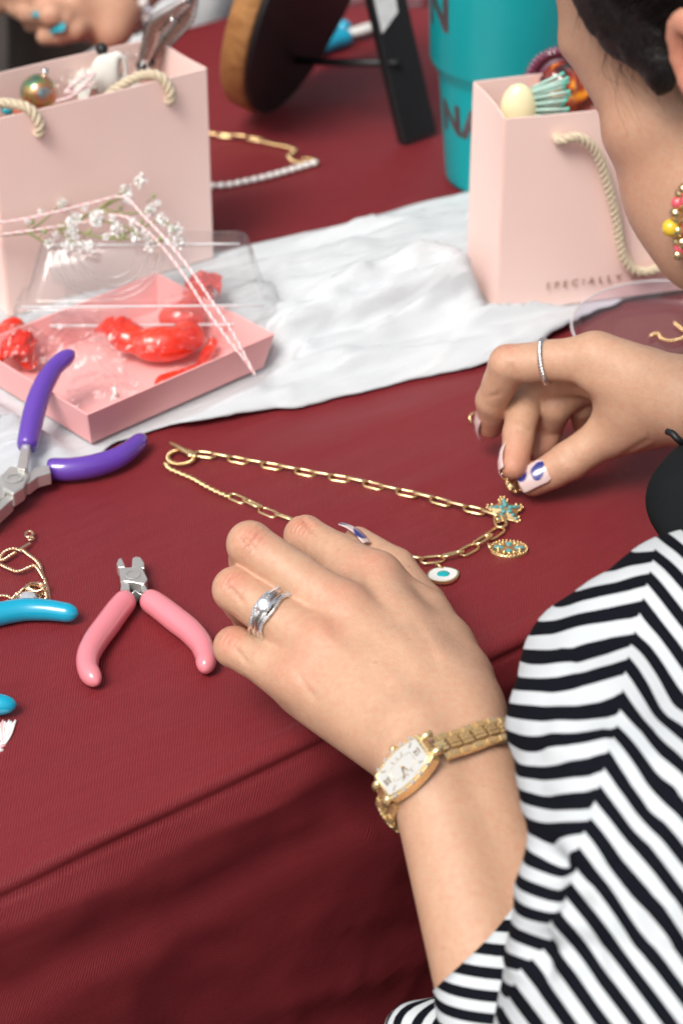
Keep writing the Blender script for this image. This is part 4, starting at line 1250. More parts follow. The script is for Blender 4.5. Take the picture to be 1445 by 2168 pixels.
for k in range(30):
    a = 2 * math.pi * k / 30
    mb = MB(); mb.ball(oc + orot @ Vector((.0087 * math.cos(a), .0065 * math.sin(a), .0014)), .0006, 6, 5); mb.build('bead', M_GOLD, ov)
for k in range(14):
    a = 2 * math.pi * (k + .5) / 14; r_ = .0052 if k % 2 else .0064
    mb = MB(); mb.ball(oc + orot @ Vector((r_ * math.cos(a), r_ * .74 * math.sin(a), .0014)), .0009, 6, 5); mb.build('filigree', M_GOLD, ov)
torus_ring(U(1036, 1160, .0026), .0020, .0006, (.9, .1, .3)).build('bail', M_GOLD, ov)
# evil-eye charm
ec = U(937, 1219, .0016); ey = empty('eye_charm', ec, 'white enamel eye charm with turquoise pupil hanging from the chain', 'charm')
erot = frame(U(970, 1212, .002) - U(903, 1228, .002), (0, 0, 1)); erot = erot @ Matrix.Rotation(R(-6), 3, 'X')
def eye(sx, sy, z0, z1, nm, mat, N=40, pw=.82):
    mb = MB(); P = []
    for k in range(N):
        a = 2 * math.pi * k / N
        P.append((sx * math.cos(a), sy * math.copysign(abs(math.sin(a)) ** 1.35, math.sin(a))))
    mb.prism(P, mat4(erot, ec), z1 - z0, z0); return mb.build(nm, mat, ey, auto=40)
eye(.0080, .0074, -.0006, .0008, 'gold_rim', M_GOLD); eye(.0071, .0064, .0007, .00105, 'pearl_face', M_PEARL)
mb = MB(); mb.ball(ec + erot @ Vector((.0002, 0, .0010)), (.0031, .0030, .0008), 20, 8, erot); mb.build('pupil', principled('bright_turquoise', (.0, .38, .42), .2, coat=.6), ey)
torus_ring(U(930, 1200, .002), .0019, .00055, (.5, .5, .5)).build('bail', M_GOLD, ey)

# small gold findings
fa = empty('gold_clasp', U(1040, 888, 0), 'gold clasp with open ring lying behind the lifted index finger', 'clasp')
torus_ring(U(1004, 886, .003), .0028, .0006, (.3, -.6, .6)).build('ring', M_GOLD, fa)
mb = px_prism([(1018, 880), (1050, 876), (1074, 880), (1076, 892), (1068, 900), (1040, 901), (1020, 892)], .001, .0035); mb.build('plate', M_GOLD, fa, smooth=False, bevel=.0006)
hc = U(1088, 1024, .006); hd = empty('pinched_charm', hc, 'small gold filigree charm pinched between thumb and middle fingertip', 'charm')
mb = MB(); mb.lathe(hc, [(0, -.0012), (.0044, -.0012), (.0050, 0), (.0044, .0012), (0, .0014)], 24, axis=(.3, -.6, .7)); mb.build('disc', M_GOLD, hd)
for k in range(9):
    a = 2 * math.pi * k / 9; mt = Vector((0, 0, 1)).rotation_difference(Vector((.3, -.6, .7))).to_matrix()
    mb = MB(); mb.ball(hc + mt @ Vector((.0044 * math.cos(a), .0044 * math.sin(a), .0010)), .0010, 8, 6); mb.build('bead', M_GOLD, hd)
torus_ring(hc + Vector((-.004, .003, .003)), .0022, .0005, (.2, -.7, .5)).build('jump_ring', M_GOLD, hd)
k2 = U(856, 1210, .030)
ch = empty('held_charm', k2, 'edge of a gold charm peeking out beside the left thumb', 'charm')
mb = MB(); mb.lathe(k2, [(0, -.001), (.0040, -.001), (.0045, 0), (.0040, .001), (0, .0012)], 24, axis=(-.5, .5, .7)); mb.build('disc', M_GOLD, ch)

# clear round dish with gold chain at the right
dc = U(1426, 762, 0); dc.z = .006
di = empty('clear_dish', dc, 'round clear plastic dish with shiny rim in front of the lettered pink bag', 'dish')
M_DISH = clear_plastic('dish_plastic', (.90, .84, .93), .07, .05, .04)
mb = MB(); mb.lathe(dc, [(0, .001), (.046, .001), (.0505, .002), (.0530, .005), (.0555, .0125), (.0570, .0135), (.0580, .0125)], 72); mb.build('dish_shell', M_DISH, di)
mb = MB(); mb.tube([dc + Vector((.0570 * math.cos(a), .0570 * math.sin(a), .0135)) for a in np.linspace(0, 6.2832, 90, endpoint=False)], .0006, 7, closed=True); mb.build('dish_rim', m_edge_glint, di)  # rim whitened with the same painted highlight
gd = empty('fine_gold_chain', dc + Vector((0, 0, .003)), 'fine gold chain coiled in the clear round dish', 'chain')
mb = MB(); mb.rope(px_path([(1375, 712), (1392, 706), (1400, 716), (1420, 722), (1445, 716), (1470, 700)], .009, 40), .0012, 2, 260, 6); mb.rope(px_path([(1428, 684), (1438, 692), (1450, 700), (1470, 694)], .009, 20), .0014, 2, 260, 6); mb.build('chain', M_GOLD, gd)
# ------------------------------------------------------------------ the woman: body, hands
def ray_at(prev, px, py, L, near=False):
    """point on the sight line of (px, py) at bone length L from the joint before it"""
    C = Vector((0, 0, CAM_H)); d = (U(px, py, 0) - C).normalized()
    m = C - prev; b = m.dot(d); disc = b * b - (m.length_squared - L * L)
    if disc < 0: return C + d * (-b)
    return C + d * (-b - math.sqrt(disc) if near else -b + math.sqrt(disc))

def bend(p0, p1, axis, ang, L):
    """next joint: the direction p0->p1 turned by ang about axis, length L"""
    d = (p1 - p0).normalized()
    return p1 + (Matrix.Rotation(R(ang), 3, axis) @ d) * L

mm = .001
SKIN_RED = []          # (centre, radius, weight)
SKIN_GROOVE = []

def finger(S, F, J, rad, across, k=.0025):
    """rounded, jointed finger through joints J; knuckles swell, shafts waist, pads fill"""
    f = S.field()
    n = len(J)
    for i in range(n - 1):
        a, b = J[i], J[i + 1]; ra, rb = rad[i], rad[i + 1]
        mid = a.lerp(b, .5)
        rm = (ra + rb) / 2 * (.955 if i > 0 else .97)
        pal = across.cross((b - a).normalized())      # towards the palm side
        S.cone(f, a, mid, ra, rm, k); S.cone(f, mid, b, rm, rb, k)
        # soft pad on the palm side of the segment
        S.cone(f, a.lerp(b, .25) + pal * ra * .22, a.lerp(b, .75) + pal * rb * .22, ra * .86, rb * .86, .004)
    return f

KNUCKLES = []          # (centre on the skin, direction along the finger, radius)
def mark_knuckle(J, rad, dorsal, w=.8):
    d = (J[1] - J[0]).normalized()
    dr = (dorsal - d * dorsal.dot(d)).normalized()
    dr = (dr + Vector((0, -.55, .25)) + d * .05).normalized(); dr = (dr - d * dr.dot(d) * .8).normalized()
    c = J[1] + dr * rad[1] - d * 1.0 * mm
    SKIN_RED.append((c, 6.5 * mm, w * .8))
    KNUCKLES.append((c, (d - dr * d.dot(dr)).normalized(), rad[1]))

# ---- left hand (rests on the table edge, fingers curled over the chain)
Lw = U(925, 1548, .045)
Lm = [U(790, 1226, .058), U(728, 1296, .060), U(682, 1372, .054), U(640, 1440, .044)]
Lp = [ray_at(Lm[0], 645, 1135, .043), ray_at(Lm[1], 529, 1152, .049), ray_at(Lm[2], 498, 1248, .047), ray_at(Lm[3], 496, 1370, .037)]
Lacross = (Lm[0] - Lm[3]).normalized()
Ldor = (Lacross.cross((Lm[1] - Lw).normalized())).normalized()
if Ldor.z < 0: Ldor = -Ldor
S = SDF((-.075, .50, -.075), (.13, .86, .105), .00105)
Lf = S.field()
Ljoints = []
Lrad = [(11.0, 8.9, 7.6, 6.2), (11.2, 9.5, 7.9, 6.4), (10.6, 9.3, 7.5, 6.0), (9.8, 8.5, 6.8, 5.5)]
Lcurl = [((.16, .05), (-.35, .1), 26, 21), ((-.06, .16), (-.35, .2), 28, 22), ((-.06, .34), (-.35, .35), 26, 22), ((-.05, .8), (-.4, .9), 20, 18)]
for i in range(4):
    d = (Lp[i] - Lm[i]).normalized()
    acr = -(Lacross - d * Lacross.dot(d)).normalized()
    down = acr.cross(d)
    if down.dot(Ldor) > 0: acr = -acr; down = -down
    (f1, s1), (f2, s2), l1, l2 = Lcurl[i]
    dip = Lp[i] + (down + d * f1 + Lacross * s1).normalized() * (l1 * mm)
    tip = dip + (down + d * f2 + Lacross * s2).normalized() * (l2 * mm)
    J = [Lm[i], Lp[i], dip, tip]
    Ljoints.append(J)
    rad = [r * mm for r in Lrad[i]]
    f = finger(S, None, J, rad, acr)
    mark_knuckle(J, rad, Ldor)
    Lf = np.minimum(Lf, f) if i == 0 else SDF.smin(Lf, f, .002)
# thumb, tucked along the far side of the index finger
Ltw = Lw.lerp(Lm[0], .18) - Ldor * .014 + Lacross * .014
Ltm = U(890, 1290, .022)
Lti = U(835, 1206, .024)
Ltt = U(757, 1146, .027)
tf = S.field()
S.chain(tf, [Ltw, Ltm, Lti, Ltt], [15 * mm, 11.5 * mm, 9.6 * mm, 6.8 * mm], .004)
# palm
pf = S.field()
base = []
for i in range(4):
    b = Lw + Lacross * ((1.5 - i) * 10.0 * mm)
    base.append(b)
    S.cone(pf, Lm[i] - Ldor * 1.0 * mm, b, 10.6 * mm - (.6 * mm if i == 3 else 0), 12.5 * mm, .010)
    S.cone(pf, Lm[i] - Ldor * 9 * mm, b - Ldor * 7 * mm, 10 * mm, 12 * mm, .008)
for i in range(3):      # flesh between the metacarpals and the webs between the fingers
    S.cone(pf, Lm[i].lerp(Lm[i + 1], .5) - Ldor * .9 * mm, base[i].lerp(base[i + 1], .5) + Ldor * .8 * mm, 10.0 * mm, 12.2 * mm, .008)
    wa = Lm[i].lerp(Lp[i], .34); wb = Lm[i + 1].lerp(Lp[i + 1], .34)
    S.cone(pf, wa - Ldor * 4.6 * mm, wb - Ldor * 4.6 * mm, 7.0 * mm, 7.0 * mm, .012)
for i in range(4):
    S.ell(pf, Lm[i] + Ldor * 1.2 * mm, (9.4 * mm,) * 3, None, .008)
    S.cone(pf, Lm[i] + Ldor * 5.2 * mm, Lm[i].lerp(base[i], .8) + Ldor * 8.4 * mm, 3.6 * mm, 2.4 * mm, .011)
    SKIN_RED.append((Lm[i] + Ldor * 8 * mm, 11 * mm, .35))
# hypothenar edge, thenar mass, plump first web
S.cone(pf, Lm[3].lerp(Lw, .15) - Ldor * 8 * mm + Lacross * 1 * mm, Lw - Lacross * 11 * mm - Ldor * 4 * mm, 10 * mm, 13 * mm, .008)
S.cone(pf, Ltw, Ltm, 15 * mm, 11 * mm, .012)
Lrw = [U(812, 1248, .052), U(890, 1312, .044), U(933, 1374, .043), U(968, 1438, .043), U(990, 1508, .043), U(1008, 1590, .040)]
S.chain(pf, Lrw, [r * mm for r in (10.5, 12, 12.5, 12.8, 13.2, 13.5)], .012)
S.cone(pf, Lm[0].lerp(Lw, .35) - Ldor * 1 * mm, U(905, 1380, .047), 11.5 * mm, 12.5 * mm, .014)
S.cone(pf, Lm[0].lerp(Lw, .6), U(955, 1470, .046), 12 * mm, 13 * mm, .014)
# forearm: two bones side by side, wider towards the elbow
Le = U(1058, 1965, .006)
Lax = (Le - Lw).normalized()
Lel = Le + Lax * .11
Lside = (Lacross - Lax * Lacross.dot(Lax)).normalized()
Lside = (Lside * .92 + Vector((.30, .05, 0))).normalized(); Lside = (Lside - Lax * Lside.dot(Lax)).normalized()
Lwr = Lw + Lax * .018 + Ldor * .001
for sgn in (-1, 1):
    S.cone(pf, Lw + Lside * sgn * 10 * mm, Lwr + Lside * sgn * 9.0 * mm, 15.5 * mm, 16.0 * mm, .010)
    S.cone(pf, Lwr + Lside * sgn * 9.0 * mm, Lel + Lside * sgn * 12 * mm, 15.8 * mm, 26 * mm, .012)
S.ell(pf, Lwr - Lside * 13 * mm + Ldor * 5 * mm, (8 * mm,) * 3, None, .018)
allf = SDF.smin(pf, Lf, .0075)
allf = SDF.smin(allf, tf, .004)
LP, LQ = S.mesh(allf)
LP = relax(LP, LQ, 3)
print('left hand', len(LP))

# ---- right hand (thumb and middle finger pinch a charm, index lifted)
Rfw = Vector((-1, -.02, -.05)).normalized()
Rac = Vector((.12, .80, -.58)).normalized()        # index to little finger
Rac = (Rac - Rfw * Rac.dot(Rfw)).normalized()
Rdor = Vector((0, .60, .78)); Rdor = (Rdor - Rfw * Rdor.dot(Rfw)); Rdor = (Rdor - Rac * Rdor.dot(Rac)).normalized()
Rm0 = U(1258, 752, .074)
Rm = [Rm0, Rm0 + Rac * 20 * mm - Rfw * 0 * mm, Rm0 + Rac * 38 * mm - Rfw * 5 * mm, Rm0 + Rac * 54 * mm - Rfw * 13 * mm]
Rj = []
p = ray_at(Rm[0], 1074, 770, .043); q = ray_at(p, 1040, 848, .026); t = ray_at(q, 1037, 902, .020); Rj.append([Rm[0], p, q, t])
p = ray_at(Rm[1], 1112, 828, .040); q = ray_at(p, 1097, 918, .027, True); t = ray_at(q, 1086, 988, .020, True); Rj.append([Rm[1], p, q, t])
p = U(1172, 860, .034); q = U(1157, 908, .018); t = U(1143, 955, .010); Rj.append([Rm[2], p, q, t])
p = U(1232, 858, .030); q = U(1236, 893, .017); t = U(1240, 920, .010); Rj.append([Rm[3], p, q, t])
for J in []: print('R', [tuple(round(c * 1000) for c in p) for p in J], [round((J[i + 1] - J[i]).length * 1000, 1) for i in range(3)])
Rt = [U(1372, 868, .050), U(1287, 920, .036), U(1204, 976, .022), U(1128, 1016, .012)]
0 and print('Rt', [tuple(round(c * 1000) for c in p) for p in Rt], [round((Rt[i + 1] - Rt[i]).length * 1000, 1) for i in range(3)])
Rw = U(1450, 838, .062)
S = SDF((.05, .80, -.02), (.30, 1.02, .13), .00105)
Rrad = [(10.0, 9.2, 7.8, 6.4), (10.0, 9.2, 7.8, 6.4), (9.6, 8.6, 7.2, 6.0), (8.6, 7.6, 6.4, 5.4)]
Rf = S.field()
for i, J in enumerate(Rj):
    rad = [r * mm for r in Rrad[i]]
    d = (J[1] - J[0]).normalized()
    acr = (Rac - d * Rac.dot(d)).normalized()
    if acr.cross(d).dot(Rdor) > 0: acr = -acr
    f = finger(S, None, J, rad, acr)
    mark_knuckle(J, rad, Rdor, .5)
    SKIN_RED.append((J[3], 13 * mm, .55))
    Rf = SDF.smin(Rf, f, .002)
tf = S.field()
S.chain(tf, Rt, [16 * mm, 10.5 * mm, 9.4 * mm, 7.4 * mm], .004)
S.cone(tf, Rt[2].lerp(Rt[3], .4) - Vector((0, 0, .002)), Rt[3] - Vector((0, 0, .001)), 8.0 * mm, 6.8 * mm, .003)
SKIN_RED.append((Rt[3], 14 * mm, .3))
pf = S.field()
rb = []
for i in range(4):
    b = Rw + Rac * ((i - 1.4) * 9.5 * mm)
    rb.append(b)
    S.cone(pf, Rm[i] - Rdor * 1 * mm, b, 10.2 * mm, 13 * mm, .009)
    S.cone(pf, Rm[i] - Rdor * 9 * mm, b - Rdor * 8 * mm, 9.5 * mm, 12 * mm, .008)
    S.ell(pf, Rm[i] + Rdor * 1.0 * mm, (9.2 * mm,) * 3, None, .008)
    if i < 3:
        wa = Rm[i].lerp(Rj[i][1], .30); wb = Rm[i + 1].lerp(Rj[i + 1][1], .30)
        S.cone(pf, wa - Rdor * 4 * mm, wb - Rdor * 4 * mm, 6.5 * mm, 6.5 * mm, .010)
# first web and the thenar mass between index and thumb
S.cone(pf, Rm[0].lerp(Rw, .25), U(1330, 855, .054), 10.5 * mm, 12.5 * mm, .014)
S.cone(pf, Rm[0].lerp(Rw, .6), U(1350, 850, .054), 13 * mm, 15 * mm, .014)
S.cone(pf, U(1330, 855, .052), Rt[1].lerp(Rt[0], .35), 12 * mm, 11 * mm, .012)
S.cone(pf, U(1350, 850, .052), Rw - Rac * 12 * mm - Rdor * 4 * mm, 15 * mm, 16 * mm, .014)
S.cone(pf, Rt[0], Rw - Rdor * 8 * mm - Rac * 8 * mm, 15 * mm, 15 * mm, .014)
S.cone(pf, Rt[0], Rt[1], 16 * mm, 10.5 * mm, .012)
# forearm running off to the right, under the sleeve
Re = Rw + Vector((.10, -.055, .002))
Rax = (Re - Rw).normalized(); Rsd = (Rac - Rax * Rac.dot(Rax)).normalized()
for sgn in (-1, 1):
    S.cone(pf, Rw + Rsd * sgn * 10 * mm, Rw + Rax * .02 + Rsd * sgn * 9 * mm, 15.5 * mm, 16 * mm, .010)
    S.cone(pf, Rw + Rax * .02 + Rsd * sgn * 9 * mm, Re + Rsd * sgn * 11 * mm, 16 * mm, 20 * mm, .010)
allf = SDF.smin(pf, Rf, .0065)
allf = SDF.smin(allf, tf, .0045)
RP, RQ = S.mesh(allf)
RP = relax(RP, RQ, 3)
print('right hand', len(RP))
# ------------------------------------------------------------------ the woman: head, skin, hair, clothes
wo = empty('person', Vector((.36, .62, FLOOR_Z)), 'woman in black and white striped top leaning over the table making a necklace', 'person')

def head_basis(az, pitch, roll):
    az, p, ro = R(az), R(pitch), R(roll)
    Fv = Vector((math.cos(az) * math.cos(p), math.sin(az) * math.cos(p), -math.sin(p)))
    Rv = Vector((math.sin(az), -math.cos(az), 0)); Up = Rv.cross(Fv)
    R2 = Rv * math.cos(ro) + Up * math.sin(ro)
    return R2, Fv, R2.cross(Fv)
HR, HF, HU = head_basis(125, 35, 0)
HS = .93
HO = U(1396, 166, .286) + HR * .067
def HD(x, y, z): return HO + (HR * x + HF * y + HU * z) * (mm * HS)          # x to her right, y forward, z up, in millimetres
hrot = np.array(Matrix((HR, HF, HU)).transposed())
S = SDF(HO - Vector((.16, .16, .20)), HO + Vector((.18, .16, .18)), .0019)
f = S.field()
def E_(c, r, k=.006, sub=False): S.ell(f, HD(*c), tuple(x * mm * HS for x in r), hrot, k * 1.0, sub)
E_((0, -12, 52), (73, 92, 70), .01)             # skull
E_((0, 40, 40), (62, 52, 55), .03)              # forehead
E_((0, 42, -28), (56, 46, 58), .03)             # face
E_((0, 52, -72), (36, 32, 26), .03)             # jaw
E_((0, 68, -84), (17, 16, 14), .02)             # chin
for sg in (-1, 1):
    E_((sg * 43, 50, -12), (18, 21, 15), .018)  # cheekbone
    E_((sg * 38, 56, -42), (19, 22, 24), .018)  # cheek
    E_((sg * 48, 12, -58), (14, 28, 20), .02)   # jaw angle
    E_((sg * 36, 40, -66), (20, 30, 22), .02)
    E_((sg * 22, 80, 33), (17, 8, 7), .014); E_((sg * 43, 66, 32), (13, 14, 8), .016)     # brow ridge
    E_((sg * 27, 95, 12), (13, 12, 9), .012, True)   # eye socket
    E_((sg * 30, 67, 11), (13, 11, 11), .006)   # eyeball and lids
    E_((sg * 46, 52, 17), (11, 21, 22), .014)   # outer rim of the orbit, temple
    E_((sg * 13, 92, -24), (7, 9, 7), .006)     # nostril wing
    # ear
    for k in range(14):
        a = R(-70 + k * 25)
        c0 = (sg * (73 + 4 * math.cos(a * .5)), -27 - 10 * math.cos(a), -6 + 21 * math.sin(a)); a2 = R(-70 + (k + 1) * 25)
        c1 = (sg * (73 + 4 * math.cos(a2 * .5)), -27 - 10 * math.cos(a2), -6 + 21 * math.sin(a2))
        S.cone(f, HD(*c0), HD(*c1), 4 * mm, 4 * mm, .004)
    E_((sg * 71, -27, -6), (5, 10, 20), .004)
    E_((sg * 73, -21, -28), (5, 6, 8), .005)
    E_((sg * 78, -25, -4), (4, 6, 11), .004, True)
S.cone(f, HD(0, 84, 26), HD(0, 99, -20), 5 * mm, 7 * mm, .008)      # nose
E_((0, 84, -48), (22, 9, 6), .006); E_((0, 84, -59), (19, 9, 7), .006)  # lips
S.cone(f, HD(0, 86, -53.5) - HR * .020, HD(0, 86, -53.5) + HR * .020, 1.3 * mm, 1.3 * mm, .002, True)
# neck, running back to the shoulders
NB = Vector((.335, .70, .085))
S.cone(f, HD(6, -32, -40), NB + Vector((.012, .004, 0)), 46 * mm, 50 * mm, .03)
HP, HQ = S.mesh(f); HP = relax(HP, HQ, 4)

# torso, shoulders and upper arms under the clothes (coarse)
Lelb = Lel + Lax * .07
shL = Vector((.285, .520, .075)); shR = Vector((.47, .80, .085)); chest = Vector((.37, .64, -.05)); waist = Vector((.44, .54, -.24)); hips = Vector((.46, .50, -.33))
Relb = Vector((.40, .74, -.04))
S = SDF((0.0, .25, -.47), (.72, 1.05, .20), .006)
f = S.field()
S.cone(f, chest, waist, .105, .10, .04); S.cone(f, waist, hips, .10, .135, .04)
S.cone(f, shL, shR, .052, .052, .03); S.cone(f, NB, chest, .06, .11, .05)
S.cone(f, shL, Lelb, .046, .036, .02); S.cone(f, Lelb, Lel, .034, .028, .02)
S.cone(f, shR, Relb, .046, .036, .02); S.cone(f, Relb, Re, .036, .021, .02)
for sg in (-1, 1):      # seated legs
    side = Vector((.57, .82, 0)).normalized() * .085 * sg
    fwd = Vector((-.57, .5, 0)).normalized()
    kn = hips + side + fwd * .36 + Vector((0, 0, -.02)); an = kn + Vector((.02, -.01, -.36))
    S.cone(f, hips + side, kn, .08, .055, .03); S.cone(f, kn, Vector((kn.x, kn.y, -.46)), .055, .05, .02)
TPp, TQ = S.mesh(f)
def vnormals(P, Q_):
    n_ = np.cross(P[Q_[:, 2]] - P[Q_[:, 0]], P[Q_[:, 3]] - P[Q_[:, 1]]); V = np.zeros_like(P)
    for j in range(4):
        for c in range(3): V[:, c] += np.bincount(Q_[:, j], n_[:, c], len(P))
    return V / np.maximum(1e-12, np.linalg.norm(V, axis=1))[:, None]
VU = np.array((0, math.sin(PITCH), math.cos(PITCH)))
def uv_of(P): return np.c_[P[:, 0], -(P @ VU)] * 1000
def line_dist(uv, pts):
    """signed distance to a polyline on a surface and position along it"""
    best = np.full(len(uv), 1e9); sgn = np.ones(len(uv)); al = np.zeros(len(uv)); acc_ = 0.0
    for i in range(len(pts) - 1):
        a, b_ = np.array(pts[i]), np.array(pts[i + 1]); d = b_ - a; L_ = np.linalg.norm(d); h = np.clip(((uv - a) @ d) / (L_ * L_), 0, 1)
        q = uv - a - h[:, None] * d; r = np.linalg.norm(q, axis=1); m_ = r < best
        best = np.where(m_, r, best); sgn = np.where(m_, np.sign(d[0] * q[:, 1] - d[1] * q[:, 0]), sgn); al = np.where(m_, (acc_ + h * L_), al); acc_ += L_
    return best * sgn, al / acc_
def pl(pp, z): return [tuple(uv_of(np.array([U(x, y, z)]))[0]) for x, y in pp]
def crease(P, Q_, lines, up):
    N_ = vnormals(P, Q_); uv = uv_of(P); dsp = np.zeros(len(P)); face = (N_ @ np.array(up)) > .05
    for pp, z, dep, wd in lines:
        d_, al = line_dist(uv, pl(pp, z)); dsp += dep * np.exp(-(d_ / wd) ** 2) * np.minimum(1, np.minimum(al, 1 - al) / .2) * face
    return P + N_ * (dsp * .001)[:, None]
kn_lines = []
for (x, y), (dx, dy), z in (((652, 1112), (.55, .84), .066), ((526, 1146), (.62, .78), .078), ((496, 1258), (.55, .84), .070), ((506, 1388), (.50, .86), .052)):
    for o, ln, dp in ((-16, 20, -.22), (-6, 27, -.42), (4, 27, -.38), (14, 20, -.22)):
        ax_, ay_ = dy, -dx            # along the finger, across is (dx, dy)
        cx, cy = x - o * dy, y + o * dx * -1 + 0
        kn_lines.append(([(cx - dx * ln, cy - dy * ln), (cx + 3 * (o > 0) - 2, cy), (cx + dx * ln, cy + dy * ln)], z, dp, .9))
LP = crease(LP, LQ, kn_lines + [
    ([(786, 1582), (806, 1548), (836, 1512), (852, 1480)], .055, -.40, 1.2), ([(800, 1600), (834, 1566), (866, 1534), (888, 1490)], .055, -.34, 1.1), ([(822, 1616), (862, 1588), (900, 1556)], .055, -.30, 1.1),
    ([(612, 1402), (632, 1428), (650, 1462), (676, 1494)], .055, -.45, 1.4), ([(636, 1408), (660, 1440), (690, 1462)], .058, -.35, 1.4), ([(772, 1216), (784, 1240), (800, 1262), (826, 1290)], .066, -1.1, 3.0), ([(690, 1300), (716, 1332), (760, 1368)], .066, -.7, 3.5), ([(660, 1388), (692, 1416), (730, 1440)], .062, -.6, 3.5),
    ([(760, 1230), (830, 1330), (900, 1420)], .066, .5, 3.0), ([(705, 1310), (800, 1400), (880, 1480)], .066, .45, 3.0), ([(690, 1390), (780, 1460), (850, 1520)], .064, .35, 3.0),
    ([(860, 1300), (900, 1350), (930, 1420)], .06, -.4, 2.2), ([(985, 1590), (1030, 1570), (1080, 1560)], .05, -.3, 1.3)], (0, -.6, .8))
RP = crease(RP, RQ, [([(1186, 955), (1196, 970), (1204, 990)], .03, -.45, 1.1), ([(1206, 950), (1214, 966), (1220, 985)], .03, -.40, 1.1), ([(1196, 952), (1205, 968), (1212, 988)], .03, -.30, 1.0), ([(1062, 830), (1050, 838), (1032, 838)], .05, -.5, 1.2), ([(1100, 795), (1084, 780), (1076, 766)], .07, -.5, 1.4),
    ([(1126, 910), (1110, 914), (1086, 912)], .03, -.5, 1.2), ([(1320, 968), (1350, 945), (1372, 930)], .04, -.6, 1.6), ([(1345, 972), (1372, 952), (1392, 940)], .04, -.5, 1.5)], (0, -.8, .5))
KP = np.concatenate([HP, LP, RP, TPp])
red = np.zeros(len(KP))
for c, r, w in SKIN_RED: red = np.maximum(red, w * gauss(KP, c, r))
ear = HD(-74, -27, -4); red = np.maximum(red, .8 * gauss(KP, ear, .030))
red = np.maximum(red, .25 * gauss(KP, HD(-45, 62, -25), .03))
knw = np.zeros(len(KP)); knt = np.zeros(len(KP))
for c, d, r in KNUCKLES:
    g = gauss(KP, c, r * .85); t_ = (KP - np.array(c)) @ np.array(d)
    knt = np.where(g > knw, t_, knt); knw = np.maximum(knw, g)
lip = np.maximum(gauss(KP, HD(-9, 90, -53), .012), gauss(KP, HD(9, 90, -53), .012))
brow = np.zeros(len(KP))
for sg in (-1, 1):
    for k in range(6): brow = np.maximum(brow, gauss(KP, HD(sg * (18 + 6.5 * k), 88 - 2.6 * k - .35 * k * k, 37 + 4 * math.sin(k / 5 * 3.0)), .0036))
for k in range(8): brow = np.maximum(brow, .20 * gauss(KP, HD(*[(-69, 4, 2), (-70, 12, 14), (-69, 22, 28), (-64, 36, 46), (-56, 50, 62), (-42, 60, 78), (-24, 68, 90), (-8, 72, 94)][k]), .011))
eyes = np.maximum(gauss(KP, HD(-32, 88, 9), .006), gauss(KP, HD(32, 88, 9), .006))

def skin_material(name, base, redc):
    m = principled(name, base, .46, sss=.22, spec=.38)
    b = m.node_tree.nodes['Principled BSDF']; b.inputs['Subsurface Radius'].default_value = (1.0, .38, .22); b.inputs['Subsurface Scale'].default_value = .0022
    t = NT(m); c = t.coord()
    def A(n): q = t.n('ShaderNodeAttribute'); q.attribute_name = n; return q.outputs['Fac']
    n1 = t.noise(c, 75, 4, .6); n2 = t.noise(c, 420, 3, .6); n3 = t.noise(c, 1700, 2, .6)
    col = t.mix(n1, tuple(x * .91 for x in base), tuple(min(1, x * 1.07) for x in base))
    col = t.mix(t.math('MULTIPLY', t.ramp(n2, [(.42, (0, 0, 0)), (.70, (1, 1, 1))]), .30), col, redc)
    col = t.mix(t.math('MULTIPLY', t.ramp(t.noise(c, 150, 3, .6), [(.5, (0, 0, 0)), (.75, (1, 1, 1))]), .30), col, (min(1, base[0] * 1.12), min(1, base[1] * 1.16), min(1, base[2] * 1.18)))
    rd = t.math('MINIMUM', t.math('MULTIPLY', A('red'), t.math('MULTIPLY_ADD', n2, 1.0, .55)), .9)
    col = t.mix(rd, col, redc)
    freck = t.ramp(t.noise(c, 230, 1, .4), [(.77, (0, 0, 0)), (.80, (1, 1, 1))])
    col = t.mix(t.math('MULTIPLY', freck, .16), col, (.20, .08, .05))
    col = t.mix(A('lip'), col, (.36, .10, .09))
    col = t.mix(t.math('MINIMUM', t.math('MULTIPLY', A('brow'), 1.6), 1.0), col, (.012, .009, .008))
    t.base(col)
    t.rough(t.math('MULTIPLY_ADD', n2, .26, .28))
    w = t.math('SINE', t.math('MULTIPLY_ADD', A('knt'), 2 * math.pi / .0024, t.math('MULTIPLY', n1, 16.0)))
    kb = t.math('MULTIPLY', t.math('MULTIPLY', w, t.math('POWER', A('knw'), 1.6)), .5)
    # fine cross-hatched skin lines
    vo = t.n('ShaderNodeTexVoronoi'); vo.feature = 'DISTANCE_TO_EDGE'; vo.inputs['Scale'].default_value = 900; t.l(c, vo.inputs['Vector'])
    h = t.math('ADD', t.math('MULTIPLY_ADD', n3, .35, kb), t.math('MULTIPLY', t.math('MINIMUM', vo.outputs['Distance'], .25), .9))
    h = t.math('ADD', h, t.math('MULTIPLY', n2, .5))
    t.normal(t.bump(h, .55, .0005))
    return m
M_SKIN = skin_material('skin', (.53, .325, .215), (.53, .19, .128))
body = np_object('body', [(HP, HQ), (LP, LQ), (RP, RQ), (TPp, TQ)], M_SKIN, wo, attrs={'red': red, 'knw': knw, 'knt': knt, 'lip': lip * .7, 'brow': brow})

